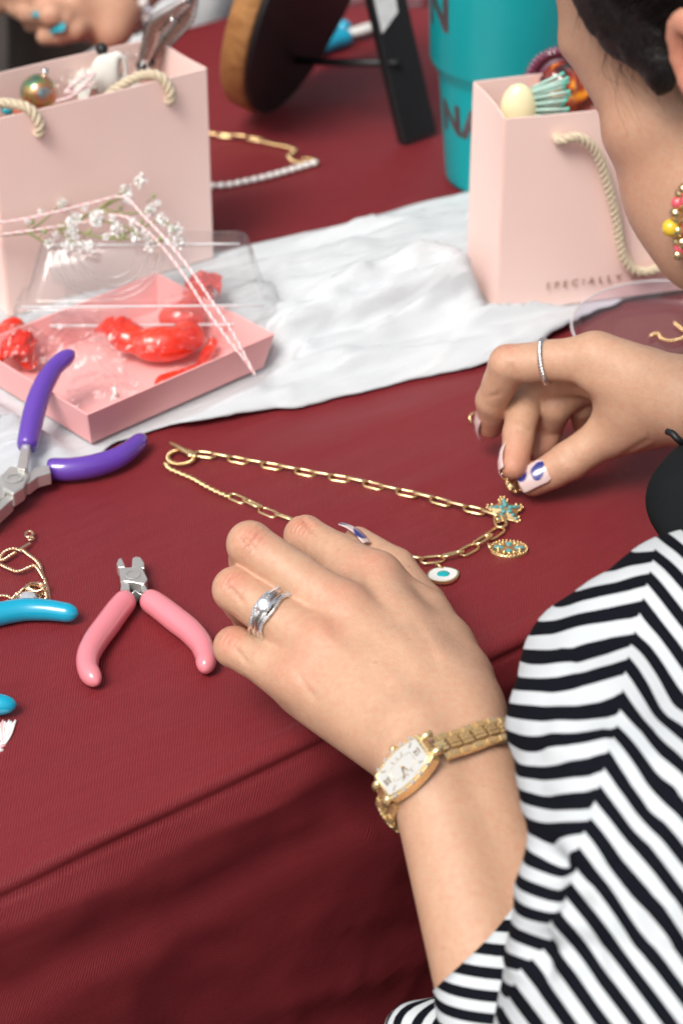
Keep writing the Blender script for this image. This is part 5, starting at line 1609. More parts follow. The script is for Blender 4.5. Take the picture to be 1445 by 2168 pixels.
# hair: a cap swept back into a knot, loose wisps at the temple
m_hair = principled('dark_hair', (.006, .005, .0045), .42, aniso=.6, spec=.3)
t = NT(m_hair); hn = t.noise(t.mapping(t.coord(), (1, 1, 1)), 260, 4, .7, 1.5)
t.base(t.ramp(hn, [(.35, (.0025, .002, .002)), (.75, (.011, .008, .007))])); t.normal(t.bump(hn, .5, .0015))
S = SDF(HO - Vector((.16, .16, .16)), HO + Vector((.18, .16, .20)), .0022)
f = S.field()
E_((0, -14, 55), (78, 95, 74), .01)
E_((0, -62, 20), (55, 48, 52), .02)
E_((0, -112, 60), (40, 34, 38), .012)
for sg in (-1, 1):
    E_((sg * 60, 20, 36), (15, 24, 28), .02)
    E_((sg * 66, 6, 12), (7, 11, 18), .012)      # sideburn in front of the ear
    E_((sg * 56, -56, 8), (14, 26, 26), .02)
    E_((sg * 80, -27, -4), (12, 13, 24), .006, True)   # ear stays free
E_((0, 96, 26), (70, 42, 70), .012, True)         # hairline: the face stays free
E_((-62, 62, 0), (40, 34, 60), .012, True); E_((62, 62, 0), (40, 34, 60), .012, True)
P_, Q_ = S.mesh(f); P_ = relax(P_, Q_, 2)
hc_ = np.array(HD(0, -20, 30))
for i in range(len(P_)):
    v = Vector(P_[i]); P_[i] = v + (v - Vector(hc_)).normalized() * (.0016 * mnoise.fractal(v * 90, 1, 2, 3))
np_object('hair', [(P_, Q_)], m_hair, wo)
mb = MB(); rh = random.Random(11)
def strand(a, b_, c_, r=.00022): mb.tube(spline([a, b_, c_], 10), lambda t_: r * (1 - .7 * t_), 4, cap=False)
HC = Vector((0, -14, 55)); HRr = Vector((79.5, 96.5, 75.5))
hairline = [(-70, -10, -6), (-70, 3, 8), (-69, 18, 22), (-66, 32, 42), (-56, 50, 64), (-42, 62, 80), (-22, 70, 92), (0, 73, 96), (22, 70, 92), (42, 62, 80), (56, 50, 64), (66, 32, 42), (69, 18, 22), (70, 8, 8), (70, -2, -4)]
hl_ = [Vector(p) for p in hairline]
def on_cap(q, lift=1.0):
    d = q - HC; k = math.sqrt((d.x / HRr.x) ** 2 + (d.y / HRr.y) ** 2 + (d.z / HRr.z) ** 2)
    return HC + d * (lift / max(.3, k))
bun = Vector((0, -104, 58))
for i in range(4200):
    u_ = rh.random() ** 1.25 * (len(hl_) - 1.001); k = int(u_); st_ = hl_[k].lerp(hl_[k + 1], u_ - k)
    en = bun + Vector((rh.gauss(0, 16), rh.gauss(0, 8), rh.gauss(0, 14)))
    t0_ = rh.uniform(-.05, .35) * (1 if rh.random() < .6 else .12); t1_ = min(1, t0_ + rh.uniform(.35, .8))
    lift = rh.uniform(.992, 1.018); side_ = rh.gauss(0, 2.0)
    P = []
    for j in range(9):
        t_ = t0_ + (t1_ - t0_) * j / 8
        q = st_.lerp(en, t_); q.z += side_ * math.sin(3.0 * t_); q = on_cap(q, lift * (1 + .01 * math.sin(7 * t_ + i)))
        P.append(HD(*q))
    mb.tube(P, lambda t_: .00030 * (1 - .6 * abs(2 * t_ - 1) ** 2), 4, cap=False)
for i in range(700):        # short fine hairs softening the hairline
    u_ = rh.uniform(0, 7); k = int(u_); st_ = hl_[k].lerp(hl_[k + 1], u_ - k)
    q0 = on_cap(st_ + Vector((0, -4, 2)), 1.0); L_ = rh.uniform(4, 13)
    dv = Vector((rh.gauss(0, .35), rh.gauss(.35, .6), rh.gauss(-.35, .5))); q1 = st_ + dv * L_ * .5; q2 = st_ + dv * L_ + Vector((1.5, 0, -1))
    s1 = -1 if st_.x < 0 else 1
    strand(HD(*q0), HD(q1.x + s1 * 1.0, q1.y, q1.z), HD(*q2), .00009)
for i in range(26):         # a few loose wisps at the temple
    y0 = rh.uniform(0, 26); z0 = rh.uniform(0, 22)
    a = HD(-69, y0 - 6, z0 + 14); b_ = HD(-72.5, y0 + rh.uniform(0, 7), z0); c_ = HD(-70, y0 + rh.uniform(-8, 12), z0 - rh.uniform(8, 30))
    strand(a, b_, c_, .00009)
for i in range(60):
    k = i / 59
    a = HD(-18 - 32 * k, 89 - 9 * k - 12 * k * k, 37 + 3 * math.sin(k * 3)); strand(a, a + (-HR * 3 + HU * 1.0 - HF * .5) * mm, a + (-HR * 6 - HU * .5 - HF * 2.5) * mm, .0003)
mb.build('loose_hair', m_hair, wo)

# earring
ep = HD(-77, -21, -36)
er = empty('beaded_earring', ep, 'long gold bead earring with pink and yellow beads hanging from the ear', 'earring')
from mathutils.bvhtree import BVHTree
bvhH = BVHTree.FromPolygons([tuple(p) for p in HP], [tuple(q) for q in HQ])
def front_of_head(x, y, gap=.005):
    C0 = Vector((0, 0, CAM_H)); d_ = (U(x, y, 0) - C0).normalized(); h_ = bvhH.ray_cast(C0, d_)
    dist = (h_[0] - C0).length if h_[0] is not None else None
    return C0, d_, dist
_d0 = min([q for q in (front_of_head(x, y)[2] for x, y in ((1445, 400), (1445, 440), (1440, 470))) if q] or [.86]) - .006
e0 = front_of_head(1452, 392)[0] + front_of_head(1452, 392)[1] * _d0
mb = MB(); mb.tube(spline([ep, ep.lerp(e0, .5) + Vector((0, -.004, 0)), e0], 12), .0006, 6); mb.build('hook', M_GOLD, er)
m_ypl = plastic('yellow_bead', (.75, .50, .03)); m_ppl = plastic('pink_bead', (.75, .10, .14)); m_gb = metal('gold_bead', (.80, .62, .34), .12)
rz = e0.z
for i, (x, y, rr_, mt_) in enumerate([(1446, 400, .0022, m_gb), (1440, 414, .0022, m_gb), (1452, 420, .0026, m_ppl), (1434, 432, .0025, m_ppl), (1446, 436, .0020, m_gb), (1428, 447, .0024, m_gb), (1440, 452, .0024, m_gb), (1418, 480, .0034, m_ypl), (1430, 462, .0022, m_gb), (1442, 470, .0026, m_gb), (1432, 484, .0024, m_gb), (1446, 490, .0026, m_ppl), (1430, 498, .0022, m_gb), (1442, 508, .0024, m_gb), (1434, 516, .0022, m_gb), (1440, 526, .0028, m_ppl), (1432, 536, .0020, m_gb), (1446, 540, .0022, m_gb)]):
    # beads hang in one upright sheet below the ear
    C0, d_, _q = front_of_head(x, y); s_ = (e0.y - .001) / d_.y
    mb = MB(); mb.ball(C0 + d_ * s_ + Vector((0, .002 * math.sin(i * 2.3), 0)), rr_, 12, 8); mb.build('bead', mt_, er)

# ---- nails with blue painted shapes
def nail(base, direction, normal, w, L, blobs, name='nail', curl=.30, tipw=.86, parent=wo):
    d = Vector(direction).normalized(); n_ = Vector(normal); n_ = (n_ - d * n_.dot(d)).normalized(); s_ = d.cross(n_)
    NU, NV = 22, 30; vs = []; cs = []
    for j in range(NV + 1):
        v = j / NV
        ww = w * (1 - (1 - tipw) * v) * (.80 + .20 * min(1, v / .18)) * (1 if v < .86 else math.sqrt(max(.05, 1 - ((v - .86) / .17) ** 2)) * .35 + .65)
        for i in range(NU + 1):
            u = -1 + 2 * i / NU
            p = Vector(base) + d * (L * v) + s_ * (ww / 2 * u) - n_ * (curl * w * .5 * u * u) + n_ * (L * .10 * math.sin(math.pi * v * .9) - L * .07 * v)
            vs.append(tuple(p))
            val = sum(1.0 / max(1e-4, ((u - bu) / br) ** 2 + ((v * 2 * L / w - bv * 2 * L / w) / br) ** 2) for bu, bv, br in blobs)
            cs.append(1.0 if val > 1 else max(0.0, (val - .7) / .3))
    fs = [(j * (NU + 1) + i, j * (NU + 1) + i + 1, (j + 1) * (NU + 1) + i + 1, (j + 1) * (NU + 1) + i) for j in range(NV) for i in range(NU)]
    o = np_object(name, [(np.array(vs), np.array(fs))], M_NAIL, parent, attrs={'paint': np.array(cs)})
    md = o.modifiers.new('solid', 'SOLIDIFY'); md.thickness = .0007; md.offset = 1
    return o
M_NAIL = principled('nail_polish', (.66, .50, .48), .12, coat=1.0, coat_rough=.03)
t = NT(M_NAIL); q_ = t.n('ShaderNodeAttribute'); q_.attribute_name = 'paint'
t.base(t.mix(q_.outputs['Fac'], (.66, .50, .48), (.012, .018, .19)))
camdir = lambda p: (Vector((0, 0, CAM_H)) - p).normalized()
# right thumb
ax = (Rt[3] - Rt[2]).normalized(); nb = Rt[2].lerp(Rt[3], .52); nn = camdir(nb) + Vector((-.1, 0, .35))
nn = (nn - ax * nn.dot(ax)).normalized()
nail(nb + nn * 7.6 * mm, ax, nn, .0122, .0155, [(.45, .20, .20), (.22, .34, .22), (-.10, .28, .20), (.55, .08, .14), (.30, .84, .30), (.62, .78, .25), (-.32, .40, .2), (.1, .32, .18)])
# right index (seen from its edge), middle, ring
for fi, offs, L_, side in ((0, .45, .0175, Vector((-1, -.10, .15))), (1, .45, .0150, Vector((-1, .15, .1))), (2, .4, .014, Vector((-1, .3, .2)))):
    J = Rj[fi]; ax = (J[3] - J[2]).normalized(); nb = J[2].lerp(J[3], offs); nn = side - ax * side.dot(ax); nn.normalize()
    nail(nb + nn * 6.6 * mm, ax, nn, .0105, L_, [(.5, .25, .3), (-.2, .5, .28), (.3, .75, .3)])
# left thumb, nail facing away and up
ax = (U(722, 1104, .036) - U(775, 1148, .033)).normalized(); nn = Vector((.25, .62, .75)); nn = (nn - ax * nn.dot(ax)).normalized()
nail(U(782, 1150, .034), ax, nn, .0110, .0165, [(-.5, .30, .45), (-.2, .45, .35), (-.5, .95, .4)])
# left little finger
J = Ljoints[3]; ax = (J[3] - J[2]).normalized(); nn = (J[2] - J[0]).normalized(); nn = (nn - ax * nn.dot(ax)).normalized()
nail(J[2].lerp(J[3], .4) + nn * 5.8 * mm, ax, nn, .009, .013, [(.5, .3, .3)])

# ---- rings
J = Rj[0]; cax = (J[1] - J[0]).normalized(); cc = J[0].lerp(J[1], .57)
rs_ = cax.cross(Vector((0, 0, 1))).normalized(); ru = rs_.cross(cax)
rg = empty('twisted_ring', cc, 'twisted silver band on the index finger of the pinching hand', 'ring')
mb = MB(); mb.rope([cc + (rs_ * math.cos(a) + ru * math.sin(a)) * 10.35 * mm - ru * .0008 for a in np.linspace(0, 2 * math.pi, 90)], .0016, 2, 330, 7); mb.build('twisted_band', M_SILVER, rg)
# left ring finger: stacked diamond rings
bvhL = BVHTree.FromPolygons([tuple(p) for p in LP], [tuple(q) for q in LQ])
J = Ljoints[2]; cax = (J[1] - J[0]).normalized(); cc = J[1].lerp(J[0], .44)
ru = (Ldor - cax * Ldor.dot(cax)).normalized(); rs_ = cax.cross(ru)
def surf_ring(center, e1, e2, off, n=64, far=.03, minr=.008):
    """closed path on the skin around a finger or wrist"""
    P = []
    for k in range(n):
        a = 2 * math.pi * k / n; d = e1 * math.cos(a) + e2 * math.sin(a)
        hit = bvhL.ray_cast(center + d * far, -d, far)
        r_ = (hit[0] - center).length if hit[0] is not None else minr
        P.append(r_)
    P = [min(P[k], 1.18 * sorted(P)[n // 2]) for k in range(n)]
    for _ in range(3): P = [(P[k - 1] + P[k] * 2 + P[(k + 1) % n]) / 4 for k in range(n)]
    return [center + (e1 * math.cos(2 * math.pi * k / n) + e2 * math.sin(2 * math.pi * k / n)) * (P[k] + off) for k in range(n)]
wr = empty('diamond_ring_set', cc, 'silver wedding ring set with round diamond on the hand over the chain', 'ring')
RR = .0103
def circ(off, ax_off=0.0, n=72): return [cc + cax * ax_off + (rs_ * math.cos(2 * math.pi * k / n) + ru * math.sin(2 * math.pi * k / n)) * (RR + off) for k in range(n)]
for o_ in (-.0012, .0012):
    mb = MB(); mb.tube(circ(.0002, o_), .0011, 8, closed=True); mb.build('plain_band', M_SILVER, wr)
stone_a = R(90 + 24)
for sgn in (-1, 1):
    b0 = circ(.0006); P = []; n = len(b0)
    for k in range(n):
        a = 2 * math.pi * k / n
        P.append(b0[k] + cax * sgn * (.0031 + .0007 * math.cos(4.0 * (a - stone_a))))
    mb = MB(); mb.tube(P, .00085, 8, closed=True); band = mb.build('twist_band', M_SILVER, wr)
    for k in range(n // 4 - 17, n // 4 + 17):
        if abs(2 * math.pi * k / n - stone_a) < .2: continue
        p = P[k]; d = (p - cc).normalized()
        mb = MB(); mb.lathe(p + d * .0007, [(.0, -.0004), (.00070, .0), (.00042, .0004), (0, .0004)], 6, axis=d); mb.build('small_diamond', M_GEM, band, smooth=False)
hit = bvhL.ray_cast(cc + (rs_ * math.cos(stone_a) + ru * math.sin(stone_a)) * .03, -(rs_ * math.cos(stone_a) + ru * math.sin(stone_a)))
sd = (rs_ * math.cos(stone_a) + ru * math.sin(stone_a)).normalized(); sp_ = cc + sd * RR
mb = MB(); mb.lathe(sp_ + sd * .0030, [(0, -.0026), (.0036, .0), (.0036, .0003), (.0028, .0010), (.0018, .0014), (0, .0014)], 9, axis=sd); mb.build('round_diamond', M_GEM, wr, smooth=False)
for k in range(6):
    a = 2 * math.pi * k / 6; q = Vector((0, 0, 1)).rotation_difference(sd).to_matrix()
    mb = MB(); mb.tube([sp_ + sd * .0006 + q @ Vector((.0012 * math.cos(a), .0012 * math.sin(a), 0)), sp_ + sd * .0034 + q @ Vector((.0034 * math.cos(a), .0034 * math.sin(a), 0))], .0004, 6); mb.build('claw', M_SILVER, wr)

# ---- gold bracelet watch
wL = U(832, 1712, .030); wRt = U(1100, 1602, .034)
we1 = (wRt - wL).normalized(); wc = wL.lerp(wRt, .5) - Ldor * .004
we2 = (Ldor - we1 * Ldor.dot(we1)).normalized()
wpath = surf_ring(wc, we1, we2, .0030, 120, .06, .025)
wN = we1.cross(we2)
wt = empty('wrist_watch', wc, 'gold bracelet watch with white dial on the wrist below the ring set', 'watch')
acc = [0.0]
for k in range(120): acc.append(acc[-1] + (wpath[(k + 1) % 120] - wpath[k]).length)
WL = acc[-1]
def wpos(s_):
    s_ = s_ % WL; k = int(np.searchsorted(acc, s_, side='right') - 1); k = min(k, 119)
    t_ = (s_ - acc[k]) / max(1e-9, acc[k + 1] - acc[k]); p = wpath[k].lerp(wpath[(k + 1) % 120], t_)
    tan = (wpath[(k + 2) % 120] - wpath[(k - 1) % 120]).normalized()
    return p, tan, tan.cross(wN).normalized()
# place of the case: where the dial shows in the photograph
target_px = U(893, 1655, .048)
best = min(range(120), key=lambda k: (wpath[k] - target_px).length + (0 if (wpath[k] - wc).dot(camdir(wc)) > 0 else 1))
s_case = acc[best]
def link_obj(mesh, name, p, tan, out, off=0.0):
    o = bpy.data.objects.new(name, mesh); COL.objects.link(o); o.parent = wt
    rot = Matrix((tan, wN if tan.cross(wN).dot(out) > 0 else -wN, out)).transposed()
    o.matrix_basis = local_of(wt).inverted() @ mat4(rot, p); return o
def tmp_mesh(mbx, mat, bevel=0.0):
    o = mbx.build('tmp', mat, smooth=bevel > 0); me = o.data
    if bevel:
        bm = bmesh.new(); bm.from_mesh(me); bmesh.ops.bevel(bm, geom=list(bm.edges), offset=bevel, segments=2, affect='EDGES'); bm.to_mesh(me); bm.free()
        me.polygons.foreach_set('use_smooth', [True] * len(me.polygons)); me.set_sharp_from_angle(angle=R(50))
    bpy.data.objects.remove(o); return me
M_WGOLD = vary(principled('watch_gold', (.92, .70, .38), .27, .78), .06, 120, 0, 0, .05)
mb = MB()
for k in (-1, 0, 1): mb.box((0, k * .00160, .0005 - .0002 * abs(k)), (.0047, .00140, .0022))
cen_link = tmp_mesh(mb, M_WGOLD, .0003)
mb = MB(); mb.box((0, 0, 0), (.0046, .0031, .0024)); side_link = tmp_mesh(mb, M_WGOLD, .0005)
mb = MB(); mb.box((0, 0, -.0002), (.0010, .0031, .0018)); spacer = tmp_mesh(mb, M_WGOLD, .0002)
half = .0112
n_l = int((WL - 2 * half) / .0056); step = (WL - 2 * half) / n_l
for i in range(n_l):
    s_ = s_case + half + (i + .5) * step
    p, tan, out = wpos(s_)
    if (p - wc).dot(out) < 0: out = -out
    link_obj(cen_link, 'centre_link', p + out * .0004, tan, out)
    p2, tan2, out2 = wpos(s_ + step * .5)
    if (p2 - wc).dot(out2) < 0: out2 = -out2
    if i < n_l - 1:
        for sg in (-1, 1): link_obj(side_link, 'side_link', p2 + wN * sg * .0043, tan2, out2)
    for sg in (-1, 1): link_obj(spacer, 'spacer', p + wN * sg * .0043, tan, out)
# case
p, tan, out = wpos(s_case)
if (p - wc).dot(out) < 0: out = -out
pc0 = p
wy = out.cross(tan).normalized()
crot = Matrix((tan, wy, out)).transposed(); cm = mat4(crot, p + out * .0026)
def tonneau(hx, hy, bulge, n=8):
    P = []
    for i in range(n + 1): x = -hx + 2 * hx * i / n; P.append((x, -hy - bulge * (1 - (x / hx) ** 2)))
    for i in range(n + 1): x = hx - 2 * hx * i / n; P.append((x, hy + bulge * (1 - (x / hx) ** 2)))
    return P
mb = MB(); mb.prism(tonneau(.0122, .0062, .0022), cm, .0056, -.0022); mb.build('case', M_WGOLD, wt, smooth=False, bevel=.0007)
m_dial = principled('pearl_dial', (.50, .50, .48), .35, coat=.2); vary(m_dial, .04, 300)
mb = MB(); mb.prism(tonneau(.0109, .0050, .0021), cm, .0003, .0034); mb.build('dial', m_dial, wt, smooth=False)
mb = MB(); P3 = [cm @ Vector((x, y, .0037)) for x, y in tonneau(.0109, .0050, .0021)]; mb.tube(P3, .00035, 6, closed=True); mb.build('bezel', M_WGOLD, wt)
M_DMARK = metal('dial_gilt', (.35, .22, .09), .4)
def dial_bar(x0, y0, x1, y1, w, mat, nm, z=.0039):
    a_ = cm @ Vector((x0, y0, z)); b__ = cm @ Vector((x1, y1, z)); mb = MB(); mb.tube([a_, b__], w, 6); return mb.build(nm, mat, wt)
for k in range(12):
    if k in (0, 6): continue
    a = 2 * math.pi * k / 12; ux, uy = math.cos(a), math.sin(a)
    sc = min(.0092 / max(1e-6, abs(ux)), .0050 / max(1e-6, abs(uy)))
    dial_bar(ux * sc * .74, uy * sc * .74, ux * sc * .96, uy * sc * .96, .00014, M_DMARK, 'hour_marker')
def numeral(cx, strokes, nm):
    mb = MB()
    for (x0, y0, x1, y1) in strokes: mb.tube([cm @ Vector((cx + x0, y0, .0039)), cm @ Vector((cx + x1, y1, .0039))], .00013, 5)
    mb.build(nm, M_DMARK, wt)
numeral(.0082, [(-.0011, -.0012, .0011, -.0002), (-.0011, -.0002, .0011, -.0012), (-.0011, .0004, .0011, .0004), (-.0011, .0010, .0011, .0010), (-.0011, -.0015, -.0011, .0013), (.0011, -.0015, .0011, .0013)], 'numeral')
numeral(-.0082, [(-.0011, -.0012, .0011, -.0006), (-.0011, .0000, .0011, -.0006), (-.0011, .0008, .0011, .0008), (-.0011, -.0015, -.0011, .0011), (.0011, -.0015, .0011, .0011)], 'numeral')
mb = MB(); P3 = [cm @ Vector((x, y, .0038)) for x, y in tonneau(.0058, .0022, .0012)]; mb.tube(P3, .00009, 5, closed=True); mb.build('minute_track', M_WGOLD, wt)
dial_bar(0, 0, .0016, .0046, .00020, M_DMARK, 'minute_hand', .0043); dial_bar(0, 0, -.0012, .0028, .00024, M_DMARK, 'hour_hand', .0042)
mb = MB(); mb.ball(cm @ Vector((0, 0, .0042)), .0005, 8, 6); mb.build('hand_hub', M_WGOLD, wt)
for sg in (-1, 1):
    for k in range(5):
        x = (k - 2) * .0044; y = sg * (.0062 + .0021 * (1 - (x / .0118) ** 2))
        c_ = cm @ Vector((x, y - sg * .0004, .0034))
        mb = MB(); mb.lathe(c_, [(0, -.0008), (.0008, 0), (.0006, .0005), (0, .0005)], 8, axis=out); mb.build('case_diamond', M_GEM, wt, smooth=False)
    for q in (-1, 1):   # lugs
        mb = MB(); mb.tube([cm @ Vector((sg * .0112, q * .0040, .0016)), cm @ Vector((sg * .0140, q * .0040, .0012)), cm @ Vector((sg * .0154, q * .0040, -.0004))], .0015, 12); mb.build('lug', M_WGOLD, wt)
mb = MB(); mb.lathe(cm @ Vector((0, -.0092, .0012)), [(0, 0), (.0014, 0), (.0015, .0008), (.0013, .0016), (0, .0017)], 14, axis=-wy); mb.build('crown', M_WGOLD, wt)

# ---- striped top
def stripe_mat():
    m = principled('striped_jersey', (.7, .7, .7), .9, spec=.06)
    t = NT(m)
    def A(n): q = t.n('ShaderNodeAttribute'); q.attribute_name = n; return q.outputs['Fac']
    sd_ = t.math('GREATER_THAN', A('seam'), 0.0)
    fr = t.math('FRACT', t.math('ADD', t.math('MULTIPLY', A('phase_r'), sd_), t.math('MULTIPLY', A('phase'), t.math('SUBTRACT', 1.0, sd_))))
    tri = t.math('ABSOLUTE', t.math('SUBTRACT', fr, .5))
    msk = t.ramp(tri, [(.246, (1, 1, 1)), (.258, (0, 0, 0))])
    c = t.coord(); n = t.noise(c, 1400, 2); n2 = t.noise(c, 30, 3)
    wht = t.mix(n2, (.50, .535, .56), (.58, .61, .63)); blk = t.mix(n, (.003, .0035, .006), (.009, .010, .015))
    t.base(t.mix(msk, wht, blk)); t.normal(t.bump(n, .25, .0004)); return m
M_STRIPE = stripe_mat()
VU = np.array((0, math.sin(PITCH), math.cos(PITCH)))
def stripes(P, warp=1.0):
    """chevron print: slanted stripes that meet along a seam running down the sleeve"""
    s0 = np.array(U(1317, 1446, .118))
    u = (P - s0)[:, 0] * 1000; v = -((P - s0) @ VU) * 1000
    w1 = np.array([mnoise.noise(Vector(p) * 16) for p in P]) * 3.0 * warp
    w2 = np.array([mnoise.noise(Vector(p) * 38 + Vector((5, 1, 2))) for p in P]) * 1.1 * warp
    v = v + w1 + w2
    sdx, sdy = -.364, .931
    cr = u * sdy - v * sdx                  # signed distance from the seam, right positive
    side = cr > 0
    per = 10.4
    nl = np.array((.215, .976)); nr = np.array((-.80, .60))
    pl = (u * nl[0] + v * nl[1]) / (per * (nl[0] * sdx + nl[1] * sdy))
    pr = (u * nr[0] + v * nr[1]) / (per * (nr[0] * sdx + nr[1] * sdy))
    return pl, pr + .10, cr
S = SDF((.035, .38, -.30), (.66, 1.02, .19), .0026)
f = S.field()
# loose sleeve hanging over the upper arm
ch_ = [((1485, 1295, .100), .030), ((1405, 1365, .097), .0285), ((1325, 1402, .094), .0270), ((1250, 1430, .090), .0225), ((1262, 1530, .088), .0280), ((1292, 1640, .086), .0285), ((1338, 1750, .082), .0290), ((1325, 1880, .070), .0310), ((1340, 2040, .045), .037), ((1390, 2260, .010), .050)]
pts = [U(*c) for c, r in ch_]; rad = [r for c, r in ch_]
S.chain(f, pts, rad, .010)
for p_, r_ in zip(pts, rad): S.cone(f, p_, p_ + Vector((.11, -.01, .0)), r_, r_ * 1.3, .02)
S.cone(f, pts[4] + Vector((.10, 0, 0)), shL + Vector((0, 0, 0)), .045, .062, .04)
S.cone(f, pts[-1], Lelb, .050, .046, .03)
S.cone(f, shL, shR, .060, .060, .04); S.cone(f, shL.lerp(shR, .5), chest, .08, .118, .05)
S.cone(f, chest, waist, .118, .115, .05); S.cone(f, waist, Vector((.45, .52, -.29)), .115, .13, .05)
S.cone(f, shR, Relb, .055, .046, .02); S.cone(f, Relb, Vector((.33, .79, .03)), .046, .036, .02)
SP, SQ = S.mesh(f); SP = relax(SP, SQ, 3)
SN = vnormals(SP, SQ)
uv = uv_of(SP); disp = np.zeros(len(SP)); near = SP[:, 0] < .30
for pp, z, dep, wd in [([(1130, 1730), (1165, 1790), (1185, 1900), (1178, 2020), (1190, 2200)], .10, -5.5, 4.0), ([(1165, 1800), (1230, 1900), (1262, 2030), (1330, 2200)], .10, -3.0, 4.5), ([(1140, 1850), (1150, 1990), (1150, 2200)], .095, 3.0, 5.0), ([(1215, 1790), (1218, 1950), (1240, 2168)], .10, 3.2, 6.0), ([(1080, 1600), (1160, 1640), (1260, 1650)], .11, -1.2, 6.0), ([(1300, 1560), (1360, 1760), (1445, 1960)], .11, -1.8, 8.0), ([(1360, 1480), (1445, 1680)], .11, 1.5, 8.0), ([(1120, 1420), (1220, 1480), (1300, 1500)], .11, -1.4, 7.0), ([(1110, 1690), (1180, 1720), (1260, 1715)], .11, -2.2, 4.5), ([(1120, 1560), (1200, 1590), (1290, 1560)], .11, 1.4, 5.0), ([(1250, 1760), (1330, 1900), (1400, 2080)], .10, -3.2, 4.5), ([(1150, 1800), (1200, 1850), (1260, 1870)], .10, -3.0, 3.5), ([(1130, 1920), (1190, 1950), (1270, 1950)], .10, -2.4, 4.0), ([(1120, 2040), (1200, 2060), (1300, 2040)], .09, -2.6, 4.5), ([(1130, 1980), (1180, 2000), (1230, 2000)], .09, 2.2, 4.5), ([(1380, 1300), (1300, 1360), (1200, 1390)], .12, -1.8, 4.5), ([(1440, 1400), (1400, 1560), (1410, 1760)], .12, -2.0, 6.0), ([(1330, 1700), (1400, 1880), (1460, 2060)], .10, 2.0, 6.0)]:
    d_, al = line_dist(uv, pl(pp, z)); env = np.clip(np.minimum(al / .25, 1), 0, 1) ** 2 * np.clip((1 - al) / .1 + .3, 0, 1)
    disp += dep * env * np.exp(-(d_ / wd) ** 2) * near
nz = np.array([mnoise.fractal(Vector((p[0] * 34, p[1] * 16, p[2] * 16)), 1, 2, 3) for p in SP]) * near
SP0 = SP.copy()
SP = SP + SN * ((disp + 2.1 * nz) * .001)[:, None]
np_object('striped_top', [(SP, SQ)], M_STRIPE, wo, attrs=dict(zip(('phase', 'phase_r', 'seam'), [q + w * disp / 5.0 for q, w in zip(stripes(SP0), (.25, .25, 0))])))
# elbow-length sleeve end, open round the forearm
ca = (Lel - Lw).normalized()
cs_ = Lside; cd = ca.cross(cs_).normalized()
if cd.dot(camdir(Le)) < 0: cd = -cd
vs = []; NA, NL = 72, 26; ph = []
rimc = U(1030, 1950, .010)
for j in range(NL + 1):
    l = j / NL
    for k in range(NA):
        a = 2 * math.pi * k / NA
        wob = .0016 * math.sin(3 * a + 4 * l) + .0022 * math.sin(5 * a - 6 * l) * l
        rx = .0270 + (.016 if math.cos(a) > 0 else .034) * l + wob; ry = .0270 + .012 * l + wob
        tilt = .020 * math.cos(a) - .004 * math.sin(a)
        p = rimc + ca * (l * .115 - tilt * (1 - l)) + cs_ * (rx * math.cos(a)) + cd * (ry * math.sin(a)) + cs_ * (.012 * l) + Vector((0, 0, -.002))
        vs.append(p); ph.append((l * .115 * 1000 - (34 - 22 * l) * math.cos(a - .35) + 3 * math.sin(2 * a + 5 * l)) / 10.4)
fs = [(j * NA + k, j * NA + (k + 1) % NA, (j + 1) * NA + (k + 1) % NA, (j + 1) * NA + k) for j in range(NL) for k in range(NA)]
o = np_object('sleeve_end', [(np.array([tuple(p) for p in vs]), np.array(fs))], M_STRIPE, wo, attrs={'phase': np.array(ph), 'seam': np.full(len(ph), -1.0)})
md = o.modifiers.new('solid', 'SOLIDIFY'); md.thickness = .0012; md.offset = 0
S = SDF((.0, .50, -.16), (.14, .66, .02), .0026); f = S.field()
S.cone(f, U(880, 2190, -.055), U(1000, 2240, -.06), .013, .024, .01); S.cone(f, U(1000, 2240, -.06), U(1180, 2300, -.05), .024, .03, .01); S.cone(f, U(905, 2250, -.07), U(1010, 2300, -.07), .018, .026, .01)
P_, Q_ = S.mesh(f); P_ = relax(P_, Q_, 2)
np_object('striped_lap_fold', [(P_, Q_)], M_STRIPE, wo, attrs={'phase': (P_ @ np.array((.25, -.55, .8))) * 1000 / 6.5, 'seam': np.full(len(P_), -1.0)})
# black cuff on the far arm and black elastic
m_blackcloth = vary(principled('black_jersey', (.010, .012, .013), .9, spec=.1), .3, 60, .3, 900)
S = SDF((.10, .70, -.01), (.34, .96, .14), .0022); f = S.field()
S.cone(f, U(1488, 1022, .066), U(1466, 1060, .066), .0185, .0190, .01); S.cone(f, U(1466, 1060, .066), U(1474, 1150, .062), .0190, .0130, .01)
S.cone(f, U(1500, 1030, .066), Re + Vector((.02, -.01, 0)), .016, .026, .02)
P_, Q_ = S.mesh(f); np_object('black_cuff', [(relax(P_, Q_, 2), Q_)], m_blackcloth, wo)
ht = empty('hair_elastic', U(1425, 922, .078), 'black hair elastic round the wrist beside the black cuff', 'hair elastic')
mb = MB(); mb.tube(spline([U(1412, 914, .086), U(1422, 918, .087), U(1436, 932, .085), U(1455, 944, .080)], 14), lambda t_: .0016, 8); mb.build('band', M_BLACK, ht)
